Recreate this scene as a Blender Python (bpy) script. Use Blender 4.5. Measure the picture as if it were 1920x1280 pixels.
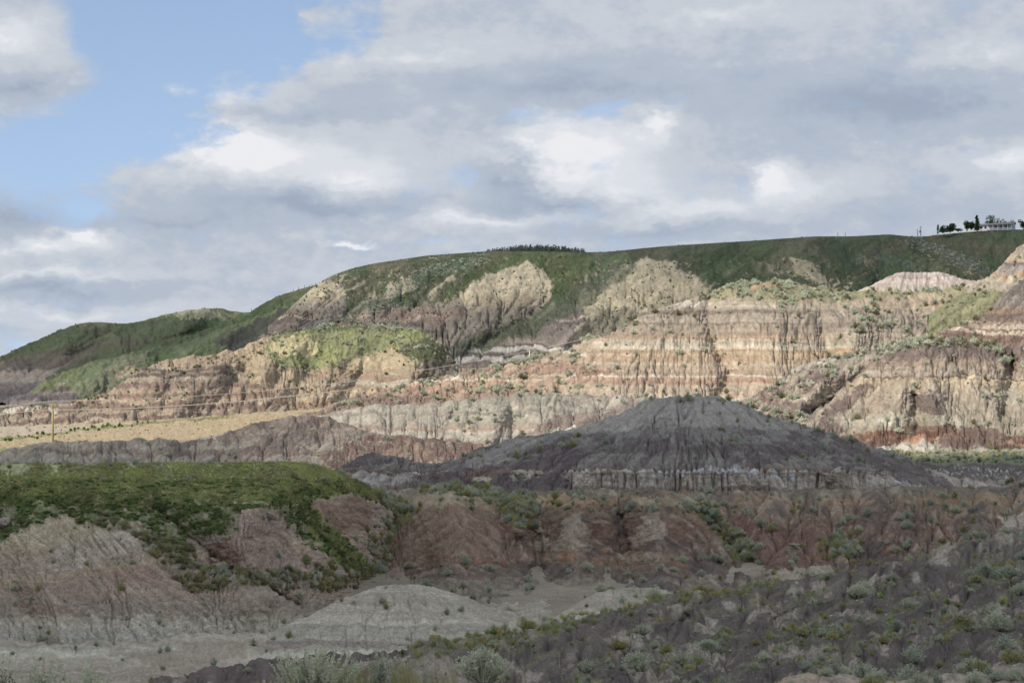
import bpy, math, random
import numpy as np
from mathutils import Vector, Matrix

for o in list(bpy.data.objects):
    bpy.data.objects.remove(o)
SC = bpy.context.scene
COL = SC.collection
R = math.radians
random.seed(7)
RNG = np.random.default_rng(11)
FPX = 4000.0          # focal length in pixels of the 1920 px wide photograph
CZ = 25.0             # camera height above the datum

# ------------------------------------------------------------------ camera
cam = bpy.data.cameras.new("camera")
cam.sensor_width = 36.0
cam.lens = 36.0 * FPX / 1920.0
cam.clip_start = 0.5
cam.clip_end = 30000.0
camo = bpy.data.objects.new("camera", cam)
COL.objects.link(camo)
camo.location = (0, 0, CZ)
camo.rotation_euler = (R(90), 0, 0)
SC.camera = camo

# ------------------------------------------------------------------ colour management
SC.view_settings.view_transform = 'Standard'
SC.view_settings.look = 'None'
SC.view_settings.exposure = 0.0
SC.view_settings.gamma = 1.0
SC.view_settings.use_curve_mapping = False
SC.cycles.max_bounces = 5
SC.cycles.diffuse_bounces = 2
SC.cycles.transparent_max_bounces = 8

# ------------------------------------------------------------------ sun
SUN_AZ = -50.0      # degrees, 0 = straight behind the camera, negative = to the left
SUN_EL = 40.0
sd = Vector((math.sin(R(SUN_AZ)) * math.cos(R(SUN_EL)), -math.cos(R(SUN_AZ)) * math.cos(R(SUN_EL)), math.sin(R(SUN_EL))))
sun = bpy.data.lights.new("sun", 'SUN')
sun.energy = 5.0
sun.angle = R(0.5)
sun.color = (1.0, 0.93, 0.82)
suno = bpy.data.objects.new("sun", sun)
COL.objects.link(suno)
suno.rotation_euler = (-sd).to_track_quat('-Z', 'Y').to_euler()
suno.location = (-300, -300, 600)

def lin(c):
    c = np.asarray(c, dtype=float) / 255.0
    return np.where(c <= 0.04045, c / 12.92, ((c + 0.055) / 1.055) ** 2.4)

# ------------------------------------------------------------------ world: Nishita sky + procedural stratocumulus
world = bpy.data.worlds.new("World")
SC.world = world
world.use_nodes = True
nt = world.node_tree
nt.nodes.clear()

class NB:
    """small helper for node graphs"""
    def __init__(s, t): s.t = t
    def n(s, typ, **kw):
        nd = s.t.nodes.new(typ)
        for k, v in kw.items(): setattr(nd, k, v)
        return nd
    def _in(s, sock, v):
        if v is None: return
        if isinstance(v, bpy.types.NodeSocket): s.t.links.new(v, sock)
        elif isinstance(v, (tuple, list)) and len(v) == 3 and sock.type == 'RGBA': sock.default_value = (*v, 1.0)
        else: sock.default_value = v
    def m(s, op, a, b=None, c=None, clamp=False):
        nd = s.n('ShaderNodeMath', operation=op, use_clamp=clamp)
        s._in(nd.inputs[0], a); s._in(nd.inputs[1], b)
        if c is not None: s._in(nd.inputs[2], c)
        return nd.outputs[0]
    def v(s, op, a, b=None, c=None):
        nd = s.n('ShaderNodeVectorMath', operation=op)
        s._in(nd.inputs[0], a)
        if op == 'SCALE': s._in(nd.inputs[3], b)
        else: s._in(nd.inputs[1], b)
        if c is not None: s._in(nd.inputs[2], c)
        return nd.outputs[0]
    def mix(s, f, a, b, mode='MIX'):
        nd = s.n('ShaderNodeMix', data_type='RGBA', blend_type=mode)
        s._in(nd.inputs[0], f); s._in(nd.inputs[6], a); s._in(nd.inputs[7], b)
        return nd.outputs[2]
    def noise(s, vec, scale, detail=5.0, rough=0.55, out=0, dims='3D'):
        nd = s.n('ShaderNodeTexNoise', noise_dimensions=dims)
        s._in(nd.inputs['Vector'], vec)
        nd.inputs['Scale'].default_value = scale
        nd.inputs['Detail'].default_value = detail
        nd.inputs['Roughness'].default_value = rough
        return nd.outputs[out]
    def ss(s, x, a, b, lo=0.0, hi=1.0):
        nd = s.n('ShaderNodeMapRange', interpolation_type='SMOOTHSTEP')
        s._in(nd.inputs[0], x)
        for i, q in enumerate((a, b, lo, hi)): nd.inputs[1 + i].default_value = q
        return nd.outputs[0]

b = NB(nt)
tc = b.n('ShaderNodeTexCoord')
sep = b.n('ShaderNodeSeparateXYZ')
nt.links.new(tc.outputs['Generated'], sep.inputs[0])
az = b.m('ARCTAN2', sep.outputs[0], sep.outputs[1])
el = b.m('ARCSINE', sep.outputs[2])
# sky coordinates: azimuth and elevation in hundredths of the picture's pixels (0.025 rad each)
U = b.m('ADD', b.m('MULTIPLY', az, 40.0), 9.6)
V = b.m('SUBTRACT', 6.4, b.m('MULTIPLY', el, 40.0))
cmb = b.n('ShaderNodeCombineXYZ')
nt.links.new(U, cmb.inputs[0]); nt.links.new(V, cmb.inputs[1])
UV = cmb.outputs[0]
st = b.v('MULTIPLY', UV, (1.0, 1.7, 1.0))
w1 = b.v('SUBTRACT', b.noise(st, 0.55, 5, 0.6, out=1), (0.5, 0.5, 0.5))
w2 = b.v('SUBTRACT', b.noise(st, 2.2, 5, 0.6, out=1), (0.5, 0.5, 0.5))
WUV = b.v('ADD', UV, b.v('ADD', b.v('MULTIPLY', w1, (2.0, 0.9, 0.0)), b.v('MULTIPLY', w2, (0.42, 0.30, 0.0))))
def blob(cx, cy, rx, ry, rot=0.0):
    mp = b.n('ShaderNodeMapping', vector_type='TEXTURE')
    nt.links.new(WUV, mp.inputs[0])
    mp.inputs['Location'].default_value = (cx / 100, cy / 100, 0)
    mp.inputs['Rotation'].default_value = (0, 0, R(rot))
    mp.inputs['Scale'].default_value = (rx / 100, ry / 100, 1)
    g = b.n('ShaderNodeTexGradient', gradient_type='QUADRATIC_SPHERE')
    nt.links.new(mp.outputs[0], g.inputs[0])
    return g.outputs['Fac']
def blobs(start, lst):
    acc = start
    for cx, cy, rx, ry, amp, *rot in lst:
        acc = b.m('MULTIPLY_ADD', blob(cx, cy, rx, ry, rot[0] if rot else 0.0), amp, acc)
    return acc
n_big = b.noise(st, 0.35, 5, 0.55)
n_mid = b.noise(st, 1.1, 6, 0.6)
n_fine = b.noise(st, 3.4, 6, 0.62)
# cover: 1 = cloud, blue holes are negative
cov0 = b.m('MULTIPLY_ADD', b.m('SUBTRACT', n_mid, 0.5), 1.3, b.m('MULTIPLY_ADD', b.m('SUBTRACT', n_big, 0.5), 0.5, 0.97))
COVB = [(330, 60, 640, 330, -1.5), (80, 300, 420, 190, -1.1), (430, 40, 420, 200, -0.9), (240, 250, 330, 130, -0.8),
        (40, 120, 200, 170, 2.2), (10, 90, 160, 120, 0.8), (190, 400, 140, 50, -0.45), (1140, 208, 300, 55, -0.75, -8), (980, 225, 200, 40, -0.5),
        (868, 335, 60, 100, -0.35), (640, 200, 420, 130, 1.3), (1100, 100, 700, 220, 1.1),
        (580, 40, 110, 60, 0.9), (470, 330, 330, 130, 0.9), (120, 230, 120, 26, 0.3), (240, 100, 45, 35, 0.45),
        (1380, 165, 220, 80, -0.3), (140, 590, 300, 60, -0.15), (830, 455, 150, 22, -0.4), (60, 640, 200, 60, -0.4)]
cov = b.ss(blobs(cov0, COVB), 0.22, 0.95)
# light: 0.5 mid grey, bright tops, dull undersides
lum0 = b.m('MULTIPLY_ADD', b.m('SUBTRACT', n_mid, 0.5), 0.55, b.m('MULTIPLY_ADD', b.m('SUBTRACT', n_fine, 0.5), 0.20, 0.50))
LUMB = [(450, 275, 130, 70, 0.85), (520, 300, 400, 110, 0.62), (700, 340, 220, 60, 0.35), (560, 385, 420, 55, -0.55),
        (1130, 290, 230, 120, 0.72), (1245, 235, 70, 80, 0.65, -30), (1020, 290, 170, 110, 0.45), (1180, 350, 260, 55, 0.25),
        (940, 335, 90, 80, -0.5), (1020, 385, 240, 32, -0.5), (1440, 335, 90, 60, 0.6), (1500, 350, 240, 60, 0.42), (1330, 390, 400, 50, 0.4),
        (900, 405, 260, 40, 0.5), (165, 445, 100, 30, 0.95, 15), (90, 470, 220, 40, 0.55), (665, 458, 55, 14, 1.1),
        (40, 400, 260, 80, -0.45), (330, 425, 330, 40, -0.35), (120, 520, 400, 25, 0.35), (100, 545, 400, 28, -0.4), (150, 585, 500, 30, 0.3),
        (1700, 200, 420, 110, -0.55), (1050, 170, 700, 90, -0.35), (1350, 30, 420, 60, 0.3), (780, 110, 420, 70, 0.3), (1850, 120, 220, 60, 0.35),
        (1880, 310, 260, 55, 0.5), (1700, 400, 500, 50, -0.2), (40, 90, 180, 80, 0.5), (60, 180, 160, 40, -0.4), (430, 180, 260, 60, 0.35),
        (560, 215, 380, 30, -0.25), (1250, 430, 500, 30, -0.3), (1480, 240, 300, 120, -0.15)]
lum = b.ss(blobs(lum0, LUMB), -0.1, 1.15)
ramp = b.n('ShaderNodeValToRGB')
nt.links.new(lum, ramp.inputs[0])
cr = ramp.color_ramp
cr.interpolation = 'EASE'
pts = [(0.0, (160, 172, 191)), (0.35, (180, 190, 205)), (0.6, (200, 206, 215)), (0.85, (219, 223, 230)), (1.0, (236, 237, 241))]
while len(cr.elements) < len(pts): cr.elements.new(0.5)
for e, (p, c) in zip(cr.elements, pts):
    e.position = p
    l = lin(c)
    e.color = (*[float(q) for q in l], 1)
sky = b.n('ShaderNodeTexSky', sky_type='NISHITA')
nt.links.new(b.v('NORMALIZE', b.v('ADD', tc.outputs['Generated'], (0.0, 0.0, 0.22))), sky.inputs[0])
sky.sun_disc = False
sky.sun_elevation = R(SUN_EL)
sky.sun_rotation = math.atan2(sd.x, sd.y)
sky.altitude = 700
sky.air_density = 1.0
sky.dust_density = 0.3
sky.ozone_density = 1.0
cloudc = b.v('SCALE', ramp.outputs[0], 1 / 0.15)
final = b.mix(cov, b.v('MULTIPLY', sky.outputs[0], (1.62, 1.42, 1.26)), cloudc)
bg = b.n('ShaderNodeBackground')
nt.links.new(final, bg.inputs[0])
bg.inputs[1].default_value = 0.15
wo = b.n('ShaderNodeOutputWorld')
nt.links.new(bg.outputs[0], wo.inputs[0])

# ------------------------------------------------------------------ numpy noise
def _hash(ix, iy, seed):
    h = (ix.astype(np.int64) * 374761393 + iy.astype(np.int64) * 668265263 + seed * 1442695041) & 0xFFFFFFFF
    h = ((h ^ (h >> 13)) * 1274126177) & 0xFFFFFFFF
    return (h ^ (h >> 16)) & 0xFFFFFFFF
_ANG = np.linspace(0, 2 * math.pi, 257)[:256]
_GX, _GY = np.cos(_ANG).astype(np.float32), np.sin(_ANG).astype(np.float32)
def perlin(x, y, seed=0):
    x = np.asarray(x, dtype=np.float32); y = np.asarray(y, dtype=np.float32)
    x, y = np.broadcast_arrays(x, y)
    ix = np.floor(x); iy = np.floor(y)
    fx = x - ix; fy = y - iy
    ix = ix.astype(np.int32); iy = iy.astype(np.int32)
    u = fx * fx * fx * (fx * (fx * 6 - 15) + 10); v = fy * fy * fy * (fy * (fy * 6 - 15) + 10)
    def g(dx, dy):
        k = (_hash(ix + dx, iy + dy, seed) & 255).astype(np.int32)
        return _GX[k] * (fx - dx) + _GY[k] * (fy - dy)
    a = g(0, 0); b_ = g(1, 0); c = g(0, 1); d = g(1, 1)
    return (a + u * (b_ - a) + v * (c - a + u * (a - b_ - c + d))) * 1.45
def fbm(x, y, oct=4, seed=0, gain=0.5):
    s = 0; a = 1.0; f = 1.0; t = 0
    for k in range(oct):
        s = s + a * perlin(x * f + 17.3 * k, y * f - 9.1 * k, seed + k)
        t += a; a *= gain; f *= 2.03
    return s / t * 1.4
def ridged(x, y, oct=3, seed=0):
    s = 0; a = 1.0; f = 1.0; t = 0
    for k in range(oct):
        s = s + a * (1 - np.abs(perlin(x * f, y * f, seed + k)) * 2)
        t += a; a *= 0.5; f *= 2.1
    return s / t
def sstep(x, a, b_):
    t = np.clip((x - a) / (b_ - a), 0, 1)
    return t * t * (3 - 2 * t)
def gsm(a, sig, axis):
    if sig <= 0: return a
    r = max(1, int(sig * 3))
    k = np.exp(-0.5 * (np.arange(-r, r + 1) / sig) ** 2); k /= k.sum()
    pad = [(0, 0)] * a.ndim; pad[axis] = (r, r)
    p = np.pad(a, pad, mode='edge')
    out = np.zeros_like(a)
    n = a.shape[axis]
    for i, kk in enumerate(k):
        sl = [slice(None)] * a.ndim; sl[axis] = slice(i, i + n)
        out += kk * p[tuple(sl)]
    return out

# ------------------------------------------------------------------ materials
MATS = {}
def terrain_mat(name, sc):
    """ground: the layer colours come from the mesh, the grain, pebbles and crust from noise; sc = size of the grain in metres"""
    if name in MATS: return MATS[name]
    m = bpy.data.materials.new(name); m.use_nodes = True
    t = m.node_tree; t.nodes.clear(); g = NB(t)
    at = g.n('ShaderNodeAttribute', attribute_name='layer_colour')
    pos = g.n('ShaderNodeNewGeometry').outputs['Position']
    n1 = g.noise(pos, 1.0 / sc, 6, 0.7)
    n2 = g.noise(pos, 0.13 / sc, 4, 0.6)
    k_ = 1.9 if sc < 0.3 else 1.4
    f = g.m('MULTIPLY', g.m('MULTIPLY_ADD', n1, k_, 1 - k_ / 2), g.m('MULTIPLY_ADD', n2, 0.7, 0.65))
    c = g.v('SCALE', at.outputs['Color'], f)
    vor = g.n('ShaderNodeTexVoronoi'); vor.inputs['Scale'].default_value = 1.6 / sc
    t.links.new(pos, vor.inputs['Vector'])
    peb = g.ss(vor.outputs['Distance'], 0.12, 0.3, 1.0, 0.0)
    peb = g.m('MULTIPLY', peb, g.ss(g.noise(pos, 0.3 / sc, 3), 0.5, 0.66))
    c = g.mix(g.m('MULTIPLY', peb, 0.35), c, (0.34, 0.31, 0.28))
    bs = g.n('ShaderNodeBsdfPrincipled')
    g._in(bs.inputs['Base Color'], c)
    bs.inputs['Roughness'].default_value = 0.95
    bs.inputs['Specular IOR Level'].default_value = 0.08
    bp = g.n('ShaderNodeBump'); bp.inputs['Strength'].default_value = 0.7; bp.inputs['Distance'].default_value = sc * 1.1
    g._in(bp.inputs['Height'], g.m('ADD', n1, g.m('MULTIPLY', peb, 0.3)))
    t.links.new(bp.outputs[0], bs.inputs['Normal'])
    out = g.n('ShaderNodeOutputMaterial')
    t.links.new(bs.outputs[0], out.inputs[0])
    MATS[name] = m
    return m
def simple_mat(name, col, rough=0.8, var=0.25, sc=3.0, spec=0.2, metal=0.0, trans=0.0):
    if name in MATS: return MATS[name]
    m = bpy.data.materials.new(name); m.use_nodes = True
    t = m.node_tree; t.nodes.clear(); g = NB(t)
    oi = g.n('ShaderNodeObjectInfo')
    pos = g.n('ShaderNodeNewGeometry').outputs['Position']
    nn = g.noise(pos, sc, 4, 0.6)
    f = g.m('MULTIPLY', g.m('MULTIPLY_ADD', nn, var * 2, 1 - var), g.m('MULTIPLY_ADD', oi.outputs['Random'], var, 1 - var / 2))
    c = g.v('SCALE', tuple(col), f)
    bs = g.n('ShaderNodeBsdfPrincipled')
    t.links.new(c, bs.inputs['Base Color'])
    bs.inputs['Roughness'].default_value = rough
    bs.inputs['Specular IOR Level'].default_value = spec
    bs.inputs['Metallic'].default_value = metal
    out = g.n('ShaderNodeOutputMaterial')
    if trans > 0:
        tr = g.n('ShaderNodeBsdfTranslucent'); t.links.new(c, tr.inputs[0])
        mx = g.n('ShaderNodeMixShader'); mx.inputs[0].default_value = trans
        t.links.new(bs.outputs[0], mx.inputs[1]); t.links.new(tr.outputs[0], mx.inputs[2])
        t.links.new(mx.outputs[0], out.inputs[0])
    else:
        t.links.new(bs.outputs[0], out.inputs[0])
    MATS[name] = m
    return m

# ------------------------------------------------------------------ mesh helpers
def tag(o, label=None, cat=None, group=None, kind=None):
    if label: o['label'] = label
    if cat: o['category'] = cat
    if group: o['group'] = group
    if kind: o['kind'] = kind
    return o
def grid_mesh(name, X, Y, Z, colr, mat):
    nr, nc = X.shape
    me = bpy.data.meshes.new(name)
    co = np.stack([X, Y, Z + CZ], -1).reshape(-1, 3).astype(np.float32)
    me.vertices.add(nr * nc); me.vertices.foreach_set('co', co.ravel())
    idx = np.arange(nr * nc).reshape(nr, nc)
    # rows run back to front, columns left to right
    q = np.stack([idx[:-1, :-1], idx[1:, :-1], idx[1:, 1:], idx[:-1, 1:]], -1).reshape(-1, 4).astype(np.int32)
    nq = len(q)
    me.loops.add(nq * 4); me.loops.foreach_set('vertex_index', q.ravel())
    me.polygons.add(nq); me.polygons.foreach_set('loop_start', np.arange(nq, dtype=np.int32) * 4)
    me.polygons.foreach_set('use_smooth', np.ones(nq, dtype=bool))
    me.update()
    a = me.attributes.new('layer_colour', 'FLOAT_COLOR', 'POINT')
    c4 = np.ones((nr * nc, 4), np.float32); c4[:, :3] = colr.reshape(-1, 3)
    a.data.foreach_set('color', c4.ravel())
    me.materials.append(mat)
    o = bpy.data.objects.new(name, me); COL.objects.link(o)
    return o

class Sheet: pass
SHEETS = {}
def wpy(z, d): return 640 - z * FPX / d
def back(rail, dd, drop):
    """rail behind and below another rail (world metres)"""
    out = []
    for px, py, d in rail:
        z = (640 - py) / FPX * d - drop
        out.append((px, wpy(z, d + dd), d + dd))
    return out
def flat(d, z, x0=-400, x1=2400): return [(x0, wpy(z, d), d), (x1, wpy(z, d), d)]

def sheet(key, x0, x1, rails, dx=1.7, dy=1.6, sx=7.0, sv=3.5, ridges=(), lump=(3.0, 30.0), fine=(0.8, 7.0),
          gul=None, nback=6, warp=3.0, seed=0, crisp=None, calm=0.0, slant=0.0, ledge=0.9, rough=0.45, billow=None):
    """a hillside lofted through rails (back to front); displaced by lumps, rills and gullies that follow the fall of the slope"""
    S = Sheet()
    xs = np.arange(x0, x1 + dx, dx, dtype=np.float64)
    nc = len(xs)
    ry, rd = [], []
    for r_ in rails:
        r_ = sorted(r_)
        a = np.array(r_, float)
        ry.append(gsm(np.interp(xs, a[:, 0], a[:, 1]), sx / dx, 0)); rd.append(gsm(np.interp(xs, a[:, 0], a[:, 2]), sx * 1.5 / dx, 0))
    ry = np.array(ry); rd = np.array(rd)
    rz = (640 - ry) / FPX * rd
    rows_d, rows_z, rowk = [], [], []
    for k in range(len(rails) - 1):
        n = nback if k == 0 else max(4, int(np.max(np.abs(ry[k + 1] - ry[k])) / dy))
        tt = np.arange(n) / n
        for t in tt:
            rows_d.append(rd[k] * (1 - t) + rd[k + 1] * t); rows_z.append(rz[k] * (1 - t) + rz[k + 1] * t); rowk.append(k + t)
    rows_d.append(rd[-1]); rows_z.append(rz[-1]); rowk.append(len(rails) - 1)
    D = np.array(rows_d); Z = np.array(rows_z); K = np.repeat(np.array(rowk)[:, None], nc, 1)
    nb = nback
    if sv > 0:
        Dm = gsm(D, sv, 0); Zm = gsm(Z, sv, 0)
        D, Z = Dm, Zm
        # put the skyline of the rounded hill back where the crest rail has it
        top = np.min(640 - Z / D * FPX, 0); want = np.minimum(ry[1], np.min(ry[1:], 0))
        lift_ = gsm(top - want, 4, 0)
        Z = Z + lift_[None, :] * D / FPX * np.exp(-np.clip(K - 1.0, 0, None) * 2.5)
    PX = np.repeat(xs[None, :], len(D), 0)
    PY = 640 - Z / D * FPX
    # spurs (+) and re-entrants (-): move the surface along the line of sight to give it real relief
    for pl, wd, amp in ridges:
        dist = np.full(PX.shape, 1e9)
        for (ax, ay), (bx, by) in zip(pl[:-1], pl[1:]):
            vx, vy = bx - ax, by - ay; L2 = vx * vx + vy * vy
            t = np.clip(((PX - ax) * vx + (PY - ay) * vy) / L2, 0, 1)
            dist = np.minimum(dist, np.hypot(PX - ax - t * vx, PY - ay - t * vy))
        prof = np.exp(-(dist / wd) ** 2) if amp > 0 else np.exp(-(dist / wd))
        fac = 1 - amp * prof * sstep(K, 1.0, 1.6) / D
        D = D * fac; Z = Z * fac
    X = (PX - 960) / FPX * D
    Y = D.copy()
    # normals of the smooth surface
    def normals(X, Y, Z):
        ax, ay, az_ = np.gradient(X, axis=1), np.gradient(Y, axis=1), np.gradient(Z, axis=1)
        bx, by, bz = np.gradient(X, axis=0), np.gradient(Y, axis=0), np.gradient(Z, axis=0)
        nx = by * az_ - bz * ay; ny = bz * ax - bx * az_; nz = bx * ay - by * ax
        l = np.sqrt(nx * nx + ny * ny + nz * nz) + 1e-9
        s_ = np.sign(nz); s_[s_ == 0] = 1
        return nx / l * s_, ny / l * s_, nz / l * s_
    pxm = D / FPX
    ux = PX + 40 * seed; uy = PY
    lumps = fbm(ux / lump[1], uy / lump[1] * 1.3, 4, seed) * lump[0]
    # rounded mounds with sharp creases between them
    ba, bw = billow if billow else (lump[0] * 0.7, lump[1] * 0.5)
    qx = PX / bw + 0.5 * perlin(PX / bw * 0.7, PY / bw * 0.7, seed + 23); qy = PY / bw * 0.75 + 0.5 * perlin(PX / bw * 0.7 + 7, PY / bw * 0.7, seed + 24)
    bil = np.abs(perlin(qx, qy, seed + 25)) * 1.6 + 0.5 * np.abs(perlin(qx * 2.2, qy * 2.0, seed + 26)) * 1.6
    S.bil = bil
    lumps = lumps + ba * (bil - 0.6)
    # fall lines
    Zs = gsm(gsm(Z + lumps * pxm * 0.8, 2.0, 0), 2.0, 1)
    dzi = np.gradient(Zs, axis=1); dzj = np.gradient(Zs, axis=0)
    cellx = np.abs(np.gradient(X, axis=1)) + 1e-6; celly = np.hypot(np.gradient(Y, axis=0), np.gradient(Z, axis=0)) + 1e-6
    shift = np.clip(-(dzi / cellx ** 2) / (np.abs(dzj) / celly ** 2 + 1e-3), -1.6, 1.6) + (slant(PX, PY) if callable(slant) else slant)
    shift = gsm(gsm(shift, 3, 0), 3, 1)
    S.shift = shift
    ii = np.arange(nc)
    def streak(wl, keep, sd_):
        """noise drawn out along the fall lines"""
        nz = perlin(PX / wl, PY / wl * 0.6, sd_) + 0.5 * perlin(PX / wl * 2.1, PY / wl, sd_ + 5)
        out = np.zeros_like(PX); cur = nz[0] * 1.0
        for j in range(len(PX)):
            if j > 0: cur = np.interp(ii - shift[j], ii, cur) * keep + nz[j] * (1 - keep) * 2.2
            out[j] = cur
        sdv = out.std() + 1e-6
        return out / sdv
    st1 = streak(7.0, 0.93, seed + 60)
    st2 = streak(3.2, 0.90, seed + 70)
    S.st1, S.st2 = st1, st2
    disp = lumps + fbm(ux / fine[1], uy / fine[1] * 1.2, 3, seed + 9) * fine[0]
    S.carve = np.zeros_like(PX)
    if gul:
        amp, wl, grow = gul[:3]
        keepmask = gul[3](PX, PY) if len(gul) > 3 else np.ones_like(PX)
        cut = 0.0; chan = 0.0
        for ga, gw, gg, so in ((1.0, wl, grow, 0), (0.45, wl * 0.4, grow * 0.4, 100)):
            sd2 = seed + so
            guide = perlin(PX / gw, PY / gw * 0.35, sd2 + 31) + 0.6 * perlin(PX / gw * 2.3, PY / gw * 0.7, sd2 + 32) + 0.35 * perlin(PX / 3.0, PY / 4.0, sd2 + 33)
            guide = guide + 0.25 * st1
            A = np.zeros_like(PX); A[nb] = 0.2
            cur = np.full(nc, 0.2)
            off = np.arange(-2, 3)
            for j in range(nb, len(PX) - 1):
                cand = np.clip(ii[:, None] + off[None, :], 0, nc - 1)
                cost = guide[j + 1][cand] * 1.0 + 0.35 * np.abs(off[None, :] - shift[j][:, None])
                tgt = cand[np.arange(nc), np.argmin(cost, 1)]
                nxt = np.bincount(tgt, weights=cur, minlength=nc) + 0.06
                A[j + 1] = nxt; cur = nxt
            dep = np.clip((A / gg) ** 0.6 - 0.34, 0, 1.3)
            dep *= sstep(K, 1.0, 1.12)
            dep = gsm(dep, 1.0, 0)
            cone = dep.copy()
            for it in range(7):
                l = np.roll(cone, 1, 1); l[:, 0] = 0; r2 = np.roll(cone, -1, 1); r2[:, -1] = 0
                cone = np.maximum(cone, np.maximum(l, r2) - 0.3 * (0.4 + 0.13 * it))
            broad = gsm(cone, 4.0, 1)
            cut = cut + ga * (0.4 * cone + 0.65 * broad + 1.15 * dep)
            chan = np.maximum(chan, ga * dep)
        cut = cut * keepmask
        S.carve = cut
        S.chan = chan * keepmask
        disp = disp - amp * cut + min(amp, 3) * (0.06 * st2 + 0.09 * st1) * keepmask
        disp = disp + ledge * keepmask * (perlin((PY + 2.0 * perlin(PX / 60, PY / 60, seed + 17)) / 3.4, PX / 160, seed + 18) + 0.7 * perlin((PY + 2.0 * perlin(PX / 60, PY / 60, seed + 17)) / 8.0, PX / 200, seed + 19))
    disp = disp + rough * perlin(PX / 3.1, PY / 2.7, seed + 21)
    nx, ny, nz = normals(X, Y, Z)
    if crisp is not None:
        disp = disp + crisp(PX, PY)
    fadeb = sstep(K, 0.2, 0.95)
    if calm > 0: fadeb = fadeb * (0.12 + 0.88 * sstep(K, 1.0, 1.0 + calm))
    dm = disp * pxm * fadeb
    X = X + nx * dm; Y = Y + ny * dm; Z = Z + nz * dm
    S.key = key; S.PX, S.PY, S.X, S.Y, S.Z, S.K, S.D = PX, PY, X, Y, Z, K, D
    S.nz = normals(gsm(X, 1, 0), gsm(Y, 1, 0), gsm(Z, 1, 0))[2]
    wa = fbm(PX / 24, PY / 16, 4, seed + 40)
    wb = fbm(PX / 24 + 50, PY / 16, 4, seed + 44)
    S.WX = PX + wa * warp * 3 + fbm(PX / 5, PY / 5, 2, seed + 48) * warp; S.WY = PY + wb * warp * 2 + fbm(PX / 5, PY / 5 + 9, 2, seed + 49) * warp
    S.n1 = fbm(PX / 11, PY / 8, 4, seed + 50); S.n2 = fbm(PX / 4, PY / 3, 3, seed + 51); S.n0 = fbm(PX / 60, PY / 40, 4, seed + 52)
    S.seed = seed
    # apparent position after displacement
    S.QX = 960 + X / Y * FPX; S.QY = 640 - Z / Y * FPX
    S.C = np.zeros(PX.shape + (3,)) + 0.3
    SHEETS[key] = S
    return S

LIT, SHD = 0.70, 2.5
def _desat(c, k):
    y = float(np.dot(c, (0.3, 0.59, 0.11)))
    return c * (1 - k) + y * k
def cl(r, g, b_): return _desat(lin((r, g, b_)), 0.38) * LIT
def cs(r, g, b_): return np.minimum(_desat(lin((r, g, b_)), 0.46) * SHD * np.array((1.08, 1.0, 0.87)), 0.6)
GK = 1.3
def bands(S, lst, zref=None, soft=1.2, warp=1.5, wl=60, coordY=None):
    """layers of sediment: lst = [(py, colour), ...] from the top down; a layer lies level at the distance zref"""
    yy = (640 - S.Z / zref * FPX) if zref else (S.PY if coordY is None else coordY)
    yy = yy + warp * fbm(S.PX / wl, S.PY / wl * 0.3, 3, S.seed + 80) + 0.8 * S.n2 + 0.9 * np.clip(S.st1, -2, 2) * 0.8
    C = np.zeros(S.PX.shape + (3,)) + lst[0][1]
    for y, c in lst[1:]:
        f = sstep(yy, y - soft, y + soft)[..., None]
        C = C * (1 - f) + np.asarray(c) * f
    fl_ = perlin(yy / 2.3, S.PX / 260.0, S.seed + 83) * 0.6 + perlin(yy / 5.5, S.PX / 300.0, S.seed + 84) * 0.6
    C = C * (1 + 0.32 * fl_ * (0.5 + 0.5 * sstep(S.n1, -0.5, 0.5)))[..., None]
    return C
def poly(S, pts, warped=True, soft=0):
    X = S.WX if warped else S.PX; Y = S.WY if warped else S.PY
    ins = np.zeros(X.shape, bool)
    n = len(pts)
    for i in range(n):
        x1, y1 = pts[i]; x2, y2 = pts[(i + 1) % n]
        if y1 == y2: continue
        c = ((y1 > Y) != (y2 > Y)) & (X < (x2 - x1) * (Y - y1) / (y2 - y1) + x1)
        ins ^= c
    m = ins.astype(float)
    if soft > 0: m = gsm(gsm(m, soft, 0), soft, 1)
    return m
def cover(S, pts, soft=7, namp=0.55):
    m = poly(S, pts, soft=soft)
    return sstep(m + namp * (0.6 * S.n1 + 0.6 * S.n2), 0.38, 0.62)
def ell(S, cx, cy, rx, ry, rot=0.0, edge=0.25):
    c, s_ = math.cos(R(rot)), math.sin(R(rot))
    dx = S.WX - cx; dy = S.WY - cy
    u = (dx * c + dy * s_) / rx; v = (-dx * s_ + dy * c) / ry
    r_ = np.hypot(u, v)
    return 1 - sstep(r_ + 0.15 * S.n1, 1 - edge, 1 + edge)
def paint(S, m, c, a=1.0):
    f = (np.clip(m * (1 + 0.22 * S.n1 + 0.28 * S.n2 - 0.10 * np.abs(S.st1)), 0, 1) * a)[..., None]
    S.C = S.C * (1 - f) + np.asarray(c) * f
def line(S, pl, wd):
    dist = np.full(S.PX.shape, 1e9)
    for (ax, ay), (bx, by) in zip(pl[:-1], pl[1:]):
        vx, vy = bx - ax, by - ay; L2 = vx * vx + vy * vy
        t = np.clip(((S.WX - ax) * vx + (S.WY - ay) * vy) / L2, 0, 1)
        dist = np.minimum(dist, np.hypot(S.WX - ax - t * vx, S.WY - ay - t * vy))
    return 1 - sstep(dist, wd * 0.6, wd * 1.3)
def streaks(S, a1=0.12, a2=0.08, n=0.10):
    f = 1 + a1 * np.clip(S.st1, -2, 2) * 0.6 + a2 * np.clip(S.st2, -2, 2) * 0.6 + n * S.n2 + n * S.n1
    S.C = S.C * np.clip(f, 0.45, 1.6)[..., None]
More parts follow.
